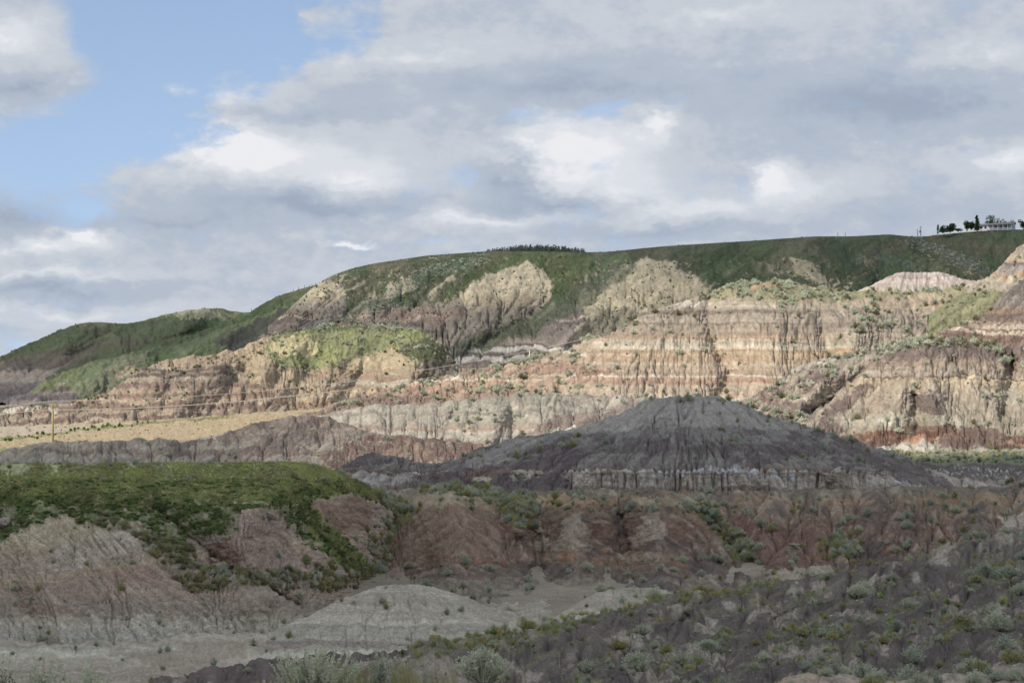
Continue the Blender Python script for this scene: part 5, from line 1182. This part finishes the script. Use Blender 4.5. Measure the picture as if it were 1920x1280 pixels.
def rock_mesh(name, seed, sx, sy, sz, mat, sub=2, amp=0.35):
    import bmesh
    bm = bmesh.new(); bmesh.ops.create_icosphere(bm, subdivisions=sub, radius=0.5)
    rs = np.random.default_rng(seed)
    pl = [(rs.normal(size=3), rs.uniform(0.28, 0.45)) for _ in range(9)]
    for v in bm.verts:
        p = np.array(v.co)
        for nn, h in pl:
            nn = nn / np.linalg.norm(nn); dd = p @ nn
            if dd > h: p = p - nn * (dd - h)
        n_ = perlin(np.array([p[0] * 5 + seed]), np.array([p[1] * 5 + p[2] * 3]), seed)[0]
        p = p * (1 + amp * 0.4 * n_)
        v.co = (p[0] * sx, p[1] * sy, p[2] * sz)
    me = bpy.data.meshes.new(name); bm.to_mesh(me); bm.free(); me.materials.append(mat)
    return me
kind('stone', [rock_mesh('stone', 130 + i, 1, 0.8, 0.6, m_stone, 1) for i in range(3)])
S = SHEETS['D']; sites(S, (S.PY > 960) * (S.PX > -20) * (S.PX < 760) * (0.3 + poly(S, [(400, 960), (540, 960), (600, 1100), (300, 1130), (250, 1000)])), 1500, 1.6, 6, 'stone', 1)
for kk, n_, a, b2 in (('E', 900, 1.6, 5), ('A', 900, 2, 9), ('A2', 700, 2, 10), ('A1', 300, 2, 9), ('B', 200, 2, 5), ('P', 300, 1.6, 4), ('H', 150, 1.5, 4)):
    S = SHEETS[kk]; sites(S, (S.PX > -20) * (S.PX < 1950) * 1.0, n_, a, b2, 'stone', 1, 1.0)

# ---- which sagebrushes are objects of their own: the 290 that show largest
sg = [s for s in SITES if s[4] == 'sage']
sg.sort(key=lambda s: -(s[3] * FPX / s[1]))
vis = [s for s in sg if -10 < s[5] < 1930 and s[6] < 1300]
solo = vis[:290]
solo_ids = set(id(s) for s in solo)
rest = [s for s in SITES if id(s) not in solo_ids]
where = {'A': 'the near slope', 'A2': 'the near right slope', 'A1': 'the bottom gravel knoll', 'E': 'the red-brown hills', 'F': 'the dark dome hill', 'D': 'the left bank', 'B': 'the dry wash', 'C': 'the pale grey mound', 'C2': 'the low clay mound'}
tone = ['silvery', 'bluish', 'olive']
def bush_label(s, i):
    x, y, z, size, typ, px, py, key = s
    pxw = size * FPX / y
    szw = 'huge' if pxw > 95 else 'large' if pxw > 65 else 'medium' if pxw > 44 else 'small' if pxw > 30 else 'tiny'
    hx = ['far left', 'left', 'left of centre', 'near centre left', 'at centre', 'near centre right', 'right of centre', 'right', 'near right edge', 'far right'][min(9, max(0, int(px / 192)))]
    hy = 'high' if py < 960 else 'fairly high' if py < 1030 else 'midway' if py < 1090 else 'fairly low' if py < 1150 else 'low' if py < 1215 else 'lowest'
    vi = i % 6
    return f"{szw} {tone[vi % 3 if vi < 5 else 0]} sagebrush {hy} on {where.get(key, 'the slope')}, {hx}"
def solo_bush(s, i, lab):
    x, y, z, size, typ, px, py, key = s
    o = bpy.data.objects.new('sagebrush', KINDS['sage'][i % 6]); COL.objects.link(o)
    o.location = (x, y, z + CZ - 0.02 * size)
    o.rotation_euler = (0, 0, random.uniform(0, 6.28)); o.scale = (size, size, size * random.uniform(0.62, 0.95))
    tag(o, lab, 'sagebrush', 'sagebrushes scattered over the slopes')
labs = {}
for i, s in enumerate(solo): labs.setdefault(bush_label(s, i), []).append((s[5], i, s))
ORD = ['first', 'second', 'third', 'fourth', 'fifth', 'sixth', 'seventh', 'eighth', 'ninth', 'tenth', 'eleventh', 'twelfth']
for lab, lst in labs.items():
    lst.sort(key=lambda q: q[0])
    for r_, (px, i, s) in enumerate(lst):
        solo_bush(s, i, lab if len(lst) == 1 else lab + f", {ORD[min(r_, 11)]} from left")

# ---- the remaining plants and stones, countless: points with instances
def scatter(name, pts, metas, label):
    if not pts: return
    P = np.array([(s[0], s[1], s[2] + CZ) for s in pts], np.float32)
    me = bpy.data.meshes.new(name); me.vertices.add(len(P)); me.vertices.foreach_set('co', P.ravel()); me.update()
    a = me.attributes.new('size', 'FLOAT', 'POINT'); a.data.foreach_set('value', np.array([s[3] for s in pts], np.float32))
    a = me.attributes.new('turn', 'FLOAT', 'POINT'); a.data.foreach_set('value', RNG.random(len(P)).astype(np.float32) * 6.283)
    a = me.attributes.new('pick', 'INT', 'POINT'); a.data.foreach_set('value', RNG.integers(0, len(metas), len(P)).astype(np.int32))
    o = bpy.data.objects.new(name, me); COL.objects.link(o); tag(o, label, None, None, 'stuff')
    src = bpy.data.collections.new(name + '_kinds')
    for i, m in enumerate(metas):
        src.objects.link(bpy.data.objects.new('%s_kind_%02d' % (name, i), m))
    ng = bpy.data.node_groups.new(name, 'GeometryNodeTree')
    ng.interface.new_socket('Geometry', in_out='INPUT', socket_type='NodeSocketGeometry')
    ng.interface.new_socket('Geometry', in_out='OUTPUT', socket_type='NodeSocketGeometry')
    N, L = ng.nodes, ng.links
    gi = N.new('NodeGroupInput'); go = N.new('NodeGroupOutput')
    iop = N.new('GeometryNodeInstanceOnPoints'); ci = N.new('GeometryNodeCollectionInfo')
    ci.inputs['Collection'].default_value = src; ci.inputs['Separate Children'].default_value = True; ci.inputs['Reset Children'].default_value = True
    def att(nm, ty):
        q = N.new('GeometryNodeInputNamedAttribute'); q.data_type = ty; q.inputs['Name'].default_value = nm; return q.outputs['Attribute']
    cx = N.new('ShaderNodeCombineXYZ'); L.new(att('turn', 'FLOAT'), cx.inputs[2])
    L.new(gi.outputs[0], iop.inputs['Points']); L.new(ci.outputs[0], iop.inputs['Instance'])
    iop.inputs['Pick Instance'].default_value = True
    L.new(att('pick', 'INT'), iop.inputs['Instance Index']); L.new(att('size', 'FLOAT'), iop.inputs['Scale'])
    e2r = N.new('FunctionNodeEulerToRotation'); L.new(cx.outputs[0], e2r.inputs[0]); L.new(e2r.outputs[0], iop.inputs['Rotation'])
    L.new(iop.outputs[0], go.inputs[0])
    o.modifiers.new('scatter', 'NODES').node_group = ng
    return o
byt = {}
for s in rest: byt.setdefault(s[4], []).append(s)
nm = {'meadow': ('meadow_grass', 'bright yellow-green grass on the flat top of the left hill', 'meadow'), 'sage': ('sagebrush_cover', 'small grey-green sagebrushes dotted over the shaded badland slopes', 'sagelow'), 'scrub': ('brown_scrub', 'low brownish scrub on the bank below the grassy hilltop', 'scrub'), 'far': ('distant_scrub', 'dark specks of scrub on the distant bluff and slopes', 'far'),
      'sagefar': ('distant_sagebrush', 'silvery thickets in the folds of the distant bluff', 'sagefar'), 'dark': ('hedge_line', 'dark green bushes along the edge of the dry field', 'dark'), 'mid': ('sunlit_sagebrush', 'sagebrush growing on the sunlit striped badlands', 'mid'),
      'grass': ('grass', 'green and straw-coloured grass tufts on hilltop and slopes', 'grass'), 'juniper': ('creeping_juniper', 'dark green creeping mats over the edge of the grassy hilltop', 'juniper'), 'leafy': ('broad_leaved_plants', 'bright green broad-leaved plants low on the near slopes', 'leafy'), 'stone': ('loose_stones', 'pale loose stones strewn over the slopes', 'stone')}
for k, (n_, lab, kk) in nm.items(): scatter(n_, byt.get(k, []), KINDS[kk], lab)

# ---- ground height of a finished hillside
def ground_at(key, px, d):
    S = SHEETS[key]
    c = int(np.argmin(np.abs(S.PX[0] - px)))
    colY = S.Y[:, c]; r = int(np.argmin(np.abs(colY - d) + (S.K[:, c] < 0.95) * 1e3))
    return float(S.Z[r, c])
def at(px, d, z): return ((px - 960) / FPX * d, d, z + CZ)

# ================================================================== NEAREST PLANTS (bottom edge)
def empty(name, loc, rz=0.0):
    o = bpy.data.objects.new(name, None); COL.objects.link(o); o.location = loc; o.rotation_euler = (0, 0, rz); o.empty_display_size = 0.3
    return o
def part(name, me, parent, loc=(0, 0, 0)):
    o = bpy.data.objects.new(name, me); COL.objects.link(o); o.parent = parent; o.location = loc
    return o
m_spike = simple_mat('sage_flower_spike', (0.66, 0.68, 0.50), 0.85, 0.3, 12, 0.1, trans=0.2)
def big_sage(px, d, pytop, wpx, seed, nspk, label, leafmat, dens=420):
    z = ground_at('A', px, d); H = ((640 - pytop) / FPX * d - z) / 1.05; Wd = wpx * d / FPX
    root = empty('sagebrush', at(px, d, z))
    V, Fc, M = spray(seed, dens, H * 0.78, Wd, 0.02, leaves=10, lw=0.024, ll=0.07, twigs=int(dens * .15))
    part('foliage', raw_mesh('foliage', V, Fc, [leafmat, m_twig], M), root)
    rs = np.random.default_rng(seed + 1); V, Fc, M = [], [], []
    for i in range(nspk):
        a = rs.uniform(0, 6.283); r = Wd * 0.42 * rs.random() ** 0.6
        b0 = np.array([math.cos(a) * r * 0.6, math.sin(a) * r * 0.6, H * 0.3]); h = H * rs.uniform(0.78, 1.05) * (1 - 0.25 * (r / Wd))
        e = np.array([math.cos(a) * r * 1.15 + rs.normal() * .03, math.sin(a) * r * 1.15, h]); m = (b0 + e) / 2 + rs.normal(size=3) * 0.012
        ribbon(V, Fc, b0, m, e, 0.010, rs)
        for q in range(46):
            t = rs.uniform(0.45, 1.0); c = (1 - t) ** 2 * b0 + 2 * t * (1 - t) * m + t * t * e
            leafq(V, Fc, c, 0.06 * (1.25 - t * 0.6), 0.028, rs, 0.8)
    if nspk: part('flowering_stems', raw_mesh('flowering_stems', V, Fc, [m_spike]), root)
    tag(root, label, 'sagebrush', 'nearest sagebrushes at the bottom edge')
big_sage(592, 34, 1212, 205, 501, 80, 'silvery sagebrush with upright flowering stems at the bottom edge, left of centre', m_sage[0], 700)
big_sage(2, 33, 1212, 110, 502, 10, 'dark brownish bush in the bottom left corner', m_scrub, 520)
big_sage(165, 34, 1236, 120, 503, 26, 'blue-grey sagebrush at the bottom edge beside the corner bush', m_sage[1], 420)
big_sage(85, 33, 1228, 100, 504, 34, 'pale feathery sagebrush at the bottom edge between two darker bushes', m_sage[0], 420)
big_sage(712, 35, 1203, 50, 505, 9, 'single tall thin sage stem standing above the bottom edge', m_sage[1], 90)
big_sage(905, 44, 1196, 120, 506, 0, 'large grey-green sagebrush on the near slope just left of centre', m_sage[0], 520)
# grass along the bottom edge
near_grass = []
for px, w_, n_, d in ((60, 110, 50, 33), (700, 80, 44, 34), (640, 160, 26, 34), (230, 60, 8, 34), (790, 60, 14, 36)):
    for _ in range(n_):
        p = px + random.uniform(-1, 1) * w_; dd = d + random.uniform(-1, 2)
        near_grass.append(((p - 960) / FPX * dd, dd, ground_at('A', p, dd), random.uniform(0.5, 1.0) * 1.1, 'grass', p, 0, 'A'))
scatter('tall_grass', near_grass, [mk('grass_tuft', dict(seed=600 + i, n=60, H=0.95, spread=0.7, w=0.008, bend=0.7, twigs=0, core=0.15), [m_grass if i == 0 else m_grassdry, m_twig]) for i in range(3)], 'tall thin grass along the bottom edge')

# ================================================================== ROCKS
def surf_at(key, px, py):
    S = SHEETS[key]
    e = (S.QX - px) ** 2 + (S.QY - py) ** 2 + (S.K < 0.95) * 1e6
    i = np.unravel_index(np.argmin(e), e.shape)
    return np.array([S.X[i], S.Y[i], S.Z[i]])
def rock(key, px, py, wpx, aspect, col, label, rot=0.0, tilt=0.0, seed=1, dy=1.0):
    p = surf_at(key, px, py); w_ = wpx * p[1] / FPX
    o = bpy.data.objects.new('boulder', rock_mesh('boulder', seed, w_, w_ * dy, w_ * aspect, simple_mat('rock_%d' % seed, col, 0.9, 0.4, 3.0 / w_), 3, 0.8)); COL.objects.link(o)
    o.location = (p[0], p[1], p[2] + CZ + w_ * aspect * 0.2); o.rotation_euler = (tilt, rot, 0.3)
    tag(o, label, 'boulder')
    return o
rock('D', 503, 968, 36, 0.42, (0.36, 0.32, 0.28), 'flat pale slab of rock jutting from the red bank under the grass', rot=0.35, seed=701)
rock('F', 1681, 908, 15, 0.75, (0.75, 0.75, 0.76), 'small white boulder at the foot of the dark dome hill on its right', seed=702)
rock('D', 10, 985, 26, 0.9, (0.34, 0.28, 0.25), 'brown block of rock in the grassy bank at the left edge', seed=703)
rock('E', 1488, 1022, 24, 0.22, (0.30, 0.23, 0.16), 'flat tan rock lying on the dark red slope', seed=704)
rock('F', 976, 893, 38, 0.5, (0.42, 0.38, 0.30), 'rounded buff boulder in the dark slope left of the dome', seed=705)
rock('D', 403, 1052, 22, 0.3, (0.42, 0.34, 0.28), 'small flat pinkish slab on the gravelly bank', rot=0.5, seed=706)
rock('F', 1010, 889, 22, 0.5, (0.40, 0.36, 0.29), 'smaller buff rock beside the rounded buff boulder', seed=707)
rock('E', 1478, 1036, 10, 1.2, (0.22, 0.23, 0.18), 'upright grey-green stone beneath the flat tan rock', seed=708)

# ================================================================== POLES, WIRES, FENCE
def tube(name, pts, radii, mat, n=8, cyclic=False):
    V, Fc = [], []
    pts = [np.array(p, float) for p in pts]
    for i, p in enumerate(pts):
        t = pts[min(i + 1, len(pts) - 1)] - pts[max(i - 1, 0)]; t /= np.linalg.norm(t) + 1e-9
        a = np.cross(t, (0, 0, 1)) if abs(t[2]) < 0.95 else np.cross(t, (0, 1, 0)); a /= np.linalg.norm(a); b_ = np.cross(t, a)
        r = radii[i] if hasattr(radii, '__len__') else radii
        for k in range(n):
            an = 2 * math.pi * k / n; V.append(p + r * (math.cos(an) * a + math.sin(an) * b_))
    for i in range(len(pts) - 1):
        for k in range(n):
            Fc.append((i * n + k, i * n + (k + 1) % n, (i + 1) * n + (k + 1) % n, (i + 1) * n + k))
    Fc.append(tuple(range(n))[::-1]); Fc.append(tuple(range((len(pts) - 1) * n, len(pts) * n)))
    me = raw_mesh(name, V, Fc, [mat]); me.polygons.foreach_set('use_smooth', [len(f) == 4 for f in Fc]); return me
def box(V, Fc, c, s):
    k = len(V)
    for dx in (-.5, .5):
        for dy_ in (-.5, .5):
            for dz in (-.5, .5): V.append((c[0] + dx * s[0], c[1] + dy_ * s[1], c[2] + dz * s[2]))
    for f in ((0, 1, 3, 2), (4, 6, 7, 5), (0, 4, 5, 1), (2, 3, 7, 6), (0, 2, 6, 4), (1, 5, 7, 3)): Fc.append(tuple(k + q for q in f))
def boxm(name, lst, mat):
    V, Fc = [], []
    for c, s in lst: box(V, Fc, c, s)
    return raw_mesh(name, V, Fc, [mat])
m_pole = simple_mat('weathered_pole', (0.30, 0.26, 0.13), 0.85, 0.3, 4)
m_poledark = simple_mat('dark_pole', (0.09, 0.08, 0.07), 0.85, 0.3, 4)
m_wire = simple_mat('pale_cable', (0.72, 0.66, 0.56), 0.6, 0.1, 1)
m_steel = simple_mat('grey_steel', (0.35, 0.36, 0.37), 0.5, 0.15, 2)
def pole(px, d, pytop, zbase, label, mat, r=0.14, parts='simple', lean=0.0):
    root = empty('utility_pole', at(px, d, zbase))
    h = (640 - pytop) / FPX * d - zbase
    part('shaft', tube('shaft', [(0, 0, -0.5), (lean * .5, 0, h * .5), (lean, 0, h)], [r, r * .85, r * .7], mat), root)
    if parts == 'bracket':
        b_ = part('bracket', boxm('bracket', [((0.35, 0, h - 1.45), (0.7, 0.06, 0.06)), ((0.0, 0, h - 0.1), (0.34, 0.34, 0.08))], m_steel), root)
        for q in ((0.62, 0, h - 1.37), (0.0, 0, h + 0.05)): part('insulator', tube('insulator', [(q[0], 0, q[2] - .08), (q[0], 0, q[2]), (q[0], 0, q[2] + .1)], [0.05, 0.09, 0.04], m_steel), root)
    if parts == 'transformer':
        part('transformer', tube('transformer', [(-0.55, -0.1, h - 3.0), (-0.55, -0.1, h - 2.9), (-0.55, -0.1, h - 1.9), (-0.55, -0.1, h - 1.8)], [0.3, 0.36, 0.36, 0.2], m_steel, 10), root)
        part('crossarm', boxm('crossarm', [((0, 0, h - 0.6), (1.6, 0.1, 0.12))], mat), root)
    tag(root, label, 'utility pole')
    return root
pole(99, 345, 752, -17.3, 'weathered utility pole standing in the dry yellow field at the left', m_pole, 0.2, 'bracket')
def crest_z(px, key='L'):
    S = SHEETS[key]; c = int(np.argmin(np.abs(S.PX[0] - px))); r_ = int(np.argmin(S.QY[:, c])); return float(S.Z[r_, c])
zc = crest_z(1721) - 0.4
pole(1721, 988, 429, zc, 'shorter left pole of the pair on the skyline', m_poledark, 0.15, lean=-0.4)
pole(1726.5, 988, 424, zc, 'taller right pole of the skyline pair with a transformer', m_poledark, 0.17, 'transformer')
pole(1123, 487, 628, ground_at('M', 1123, 487) - 0.2, 'short pale pole where the cable ends on the ridge', m_wire, 0.12)
pole(993, 479, 657, ground_at('M', 993, 481) - 0.4, 'short pale pole midway under the upper cable', m_wire, 0.12)
def cable(pts, label, r):
    # catenary-like curve through the given points
    P = [np.array(at(px, d, (640 - py) / FPX * d)) for px, py, d in pts]
    out = []
    for i in range(len(P) - 1):
        p0 = P[max(i - 1, 0)]; p1 = P[i]; p2 = P[i + 1]; p3 = P[min(i + 2, len(P) - 1)]
        for t in np.linspace(0, 1, 10, endpoint=False):
            out.append(0.5 * ((2 * p1) + (-p0 + p2) * t + (2 * p0 - 5 * p1 + 4 * p2 - p3) * t * t + (-p0 + 3 * p1 - 3 * p2 + p3) * t ** 3))
    out.append(P[-1])
    o = bpy.data.objects.new('cable', tube('cable', out, r, m_wire, 6)); COL.objects.link(o); tag(o, label, 'cable', 'pale overhead cables')
cable([(99, 751.5, 345), (250, 748, 362), (440, 737, 385), (640, 717, 412), (820, 689, 440), (993, 658, 470), (1060, 643.5, 479), (1123, 628.5, 487)], 'upper pale cable running from the field pole up to the ridge', 0.05)
cable([(105, 768.5, 345), (250, 765, 358), (440, 753, 380), (640, 732, 410), (740, 718, 430), (804, 709, 455)], 'lower thicker pale cable running from the field pole to the striped slope', 0.075)
cable([(99, 751.5, 345), (0, 763.5, 338), (-160, 788, 326)], 'upper pale cable leaving the field pole towards the left edge', 0.045)
cable([(105, 768.5, 345), (40, 772, 341), (0, 777.5, 338), (-160, 803, 326)], 'lower pale cable leaving the field pole towards the left edge', 0.06)
CRK = np.array(sorted(CR_K), float); CRL = np.array(CR_L, float)
for k_, (px, hpx, dd) in enumerate(((550, 5, 0), (559.5, 5.5, 0), (571, 6.5, 0), (580.5, 3.5, 0), (585, 5, 0), (591.5, 4, 0), (471.5, 6, 0))):
    d = float(np.interp(px, CRK[:, 0], CRK[:, 2])); z = crest_z(px, 'K')
    o = bpy.data.objects.new('fence_post', tube('fence_post', [(0, 0, -0.6), (0, 0, hpx * d / FPX)], 0.11, m_poledark, 6)); COL.objects.link(o); o.location = at(px, d, z)
    tag(o, 'lone thin post in the dip of the left skyline' if px < 500 else ORD[k_] + ' from the left of six skyline fence posts beside the big bluff', 'fence post', 'fence posts along the skyline')
for px, hpx, lab in ((1571, 5, 'thin post on the long green skyline, left one of two'), (1585, 4, 'thin post on the long green skyline, right one of two')):
    d = float(np.interp(px, CRL[:, 0], CRL[:, 2])); z = crest_z(px)
    o = bpy.data.objects.new('fence_post', tube('fence_post', [(0, 0, -0.6), (0, 0, hpx * d / FPX)], 0.1, m_poledark, 6)); COL.objects.link(o); o.location = at(px, d, z)
    tag(o, lab, 'fence post', 'fence posts along the skyline')

# ================================================================== TREES
def crown_mesh(seed, shape, W_, H_, mat, n=900, ls=0.5):
    rs = np.random.default_rng(seed); V, Fc = [], []
    if shape == 'conifer':
        cl_ = [(rs.normal() * W_ * .04, rs.normal() * W_ * .04, t, (1 - t) ** 0.8 * rs.uniform(0.8, 1.15)) for t in np.linspace(0.08, 1, 16)]
        for i in range(n):
            cx, cy, t, r = cl_[rs.integers(len(cl_))]
            a = rs.uniform(0, 6.283); rr = W_ * .5 * r * math.sqrt(rs.random()) * (0.75 + 0.25 * math.sin(a * 3 + t * 20))
            leafq(V, Fc, np.array([cx + math.cos(a) * rr, cy + math.sin(a) * rr, H_ * (t + rs.normal() * .025) - rr * 0.25]), ls, ls * .45, rs, 0.15)
    else:
        lobes = [(rs.normal(size=3) * np.array([W_ * .22, W_ * .22, H_ * .19]) + np.array([0, 0, H_ * .5]), rs.uniform(.17, .3)) for _ in range(14)]
        for i in range(n):
            c, r = lobes[rs.integers(len(lobes))]
            v = rs.normal(size=3); v /= np.linalg.norm(v); v *= rs.uniform(.7, 1.05)
            leafq(V, Fc, c + v * np.array([W_ * r, W_ * r, H_ * r * 0.95]), ls, ls * .6, rs, 0.2)
    return raw_mesh('crown', V, Fc, [mat])
m_tree = [simple_mat('tree_leaf_dark', (0.035, 0.06, 0.025), 0.8, 0.5, 0.8, 0.15), simple_mat('tree_leaf', (0.05, 0.085, 0.03), 0.8, 0.5, 0.8, 0.15)]
def tree(name, px, pytop, wpx, d, shape, label, mi=0, seed=0, n=900, key='L', sparse=False):
    z = crest_z(px) - 0.5
    H_ = (640 - pytop) / FPX * d - z; W_ = wpx * d / FPX
    root = empty(name, at(px, d, z))
    lim = [(0, 0, -0.3), (0.05, 0, H_ * .5), (0, 0, H_ * (.95 if shape == 'conifer' else .7))]
    tr = part('trunk', tube('trunk', lim, [0.22, 0.13, 0.03], m_bark, 7), root)
    for q in range(5):
        a = q * 1.3 + seed; h0 = H_ * (0.3 + 0.09 * q)
        part('limb', tube('limb', [(0, 0, h0), (math.cos(a) * W_ * .16, math.sin(a) * W_ * .16, h0 + H_ * .08), (math.cos(a) * W_ * .32, math.sin(a) * W_ * .32, h0 + H_ * .17)], [0.09, 0.06, 0.02], m_bark, 5), tr)
    part('crown', crown_mesh(900 + seed, shape, W_ * 1.1, H_, m_tree[mi], int(n * 1.3), 0.34 if sparse else 0.62), root)
    tag(root, label, 'tree')
tree('spruce_tree', 1832, 405.5, 15, 1004, 'conifer', 'tallest dark pointed tree left of the white house', 0, 1, 1100)
tree('broadleaf_tree', 1821, 414.5, 13, 1000, 'round', 'dark bushy tree against the left side of the tallest tree', 0, 2, 700)
tree('broadleaf_tree', 1813, 416, 9, 1002, 'round', 'small dark tree at the left of the group by the white house', 0, 3, 520)
tree('spruce_tree', 1758.5, 422.5, 6, 1000, 'conifer', 'thin sparse conifer at the left end of the isolated skyline clump', 0, 4, 110)
tree('broadleaf_tree', 1768, 425, 10, 1002, 'round', 'smaller dark tree beside the thin conifer in the skyline clump', 0, 5, 520)
tree('broadleaf_tree', 1782, 419.5, 20, 1002, 'round', 'largest round dark tree of the isolated skyline clump', 0, 6, 1000)
tree('shrub', 1797, 429, 13, 1000, 'round', 'low green bush at the right end of the skyline clump', 1, 7, 300)
tree('broadleaf_tree', 1866, 405.5, 26, 1035, 'round', 'wide dark tree rising behind the roof of the white house', 0, 8, 1100)
tree('broadleaf_tree', 1884, 410, 13, 1035, 'round', 'rounded treetop behind the house just left of its vent pipes', 1, 9, 600)
tree('broadleaf_tree', 1896, 412.5, 11, 1035, 'round', 'low treetop behind the house just right of its vent pipes', 1, 10, 500)
tree('broadleaf_tree', 1919, 413, 12, 1015, 'round', 'dark tree cut by the right edge beside the white house', 0, 11, 600)
tree('shrub', 1770, 433, 26, 996, 'round', 'low dark hedge under the isolated skyline clump', 0, 12, 500)
# the skyline wood: one mass of small trees
wood = []
for i in range(620):
    px = random.uniform(912, 1097); dd = random.uniform(962, 1010)
    prof = math.sin(math.pi * min(1, max(0, (px - 905) / 200.0))) ** 0.7
    wood.append(((px - 960) / FPX * dd, dd, crest_z(px) - 0.4, (1.0 + 2.2 * prof) * random.uniform(0.55, 1.15), 'w', px, 0, 'L'))
scatter('skyline_wood', wood, [raw_mesh('young_tree', *(lambda V, Fc: (V, Fc))(*(lambda me: ([tuple(v.co) for v in me.vertices], [tuple(p.vertices) for p in me.polygons]))(crown_mesh(950 + i, 'conifer', 0.75, 1.0, m_tree[1], 120, 0.17))), [simple_mat('young_tree_leaf', (0.10, 0.13, 0.10), 0.8, 0.4, 0.5)]) for i in range(3)], 'dark low wood of young trees on the skyline')

# ================================================================== THE WHITE HOUSE
m_wall = simple_mat('white_siding', (0.56, 0.58, 0.62), 0.6, 0.06, 2)
m_roof = simple_mat('grey_roof', (0.12, 0.12, 0.13), 0.8, 0.15, 2)
m_glass = simple_mat('dark_window_glass', (0.03, 0.035, 0.045), 0.15, 0.05, 1, 0.5)
m_trim = simple_mat('blue_grey_trim', (0.30, 0.34, 0.40), 0.6, 0.1, 1)
dH = 1016
HZ = crest_z(1900) - 1.2
house = empty('mobile_home', at(1900, dH - 6, HZ), R(-20))
tag(house, 'long low white house with a porch on the skyline at the right', 'house')
Lh, Wh = 21.0, 7.0
eL, eR = 2.2, 3.4          # eaves height at the left and right ends (the floor steps down the slope)
V = [(-Lh, 0, -1.5), (0, 0, -1.5), (0, Wh, -1.5), (-Lh, Wh, -1.5), (-Lh, 0, eL), (0, 0, eR), (0, Wh, eR), (-Lh, Wh, eL), (-Lh, Wh / 2, eL + 0.9), (0, Wh / 2, eR + 0.95)]
part('wall', raw_mesh('wall', V, [(0, 1, 5, 4), (2, 3, 7, 6), (1, 2, 6, 9, 5), (3, 0, 4, 8, 7)], [m_wall]), house)
o_, th = 0.45, 0.16
V = []
for xx, e in ((-Lh - o_, eL), (o_, eR)):
    sl_ = 0.93 / (Wh / 2)
    for yy, zz in ((-o_, e - o_ * sl_), (Wh / 2, e + 0.95), (Wh + o_, e - o_ * sl_)): V += [(xx, yy, zz + 0.02), (xx, yy, zz + th)]
part('roof', raw_mesh('roof', V, [(1, 7, 9, 3), (3, 9, 11, 5), (0, 2, 8, 6), (2, 4, 10, 8), (0, 6, 7, 1), (4, 5, 11, 10), (0, 1, 3, 2), (2, 3, 5, 4), (6, 8, 9, 7), (8, 10, 11, 9)], [m_roof]), house)
def window(x, z, w_, h_, side='front', name='window'):
    fr_ = part(name, boxm(name, [((x, -0.03, z), (w_ + .16, 0.08, h_ + .16))] if side == 'front' else [((0.03, x, z), (0.08, w_ + .16, h_ + .16))], m_trim), house)
    part('pane', boxm('pane', [((x, -0.09, z), (w_, 0.04, h_))] if side == 'front' else [((0.09, x, z), (0.04, w_, h_))], m_glass), fr_)
for x, w_ in ((-17.6, 0.9), (-15.0, 1.1), (-13.0, 0.8), (-7.8, 1.4), (-3.0, 1.4)): window(x, 1.5 + (x + Lh) * 0.035, w_, 1.0)
window(2.2, 2.2, 0.8, 1.2, 'end'); window(4.8, 2.2, 0.8, 1.2, 'end')
part('door', boxm('door', [((-5.6, -0.04, 1.6), (0.95, 0.1, 2.0))], m_glass), house)
# porch along the right part of the front
porch = part('porch', boxm('porch', [((-6.0, -1.5, 0.3), (11.5, 2.8, 0.25))], m_trim), house)
for x in (-11.5, -9.2, -6.9, -4.6, -2.3, -0.4): part('post', boxm('post', [((x, -2.8, 1.75), (0.16, 0.16, 2.7))], m_wall), porch)
part('railing', boxm('railing', [((-6.0, -2.82, 1.35), (11.2, 0.08, 0.1)), ((-6.0, -2.82, 0.6), (11.2, 0.08, 0.08))] + [((-11.5 + i * 0.3, -2.82, 0.97), (0.07, 0.05, 0.7)) for i in range(38)], m_wall), porch)
part('porch_roof', raw_mesh('porch_roof', [(-12, 0.1, 2.95), (0.2, 0.1, 3.25), (0.2, -3.1, 2.95), (-12, -3.1, 2.65), (-12, 0.1, 3.07), (0.2, 0.1, 3.37), (0.2, -3.1, 3.07), (-12, -3.1, 2.77)],
     [(0, 1, 2, 3), (7, 6, 5, 4), (0, 3, 7, 4), (3, 2, 6, 7), (2, 1, 5, 6), (1, 0, 4, 5)], [m_roof]), porch)
for x, h_ in ((-8.6, 0.8), (-3.4, 1.5), (-2.6, 1.5)): part('vent_pipe', tube('vent_pipe', [(x, 2.6, 3.3), (x, 2.6, 3.9 + h_)], 0.14, m_steel, 8), house)
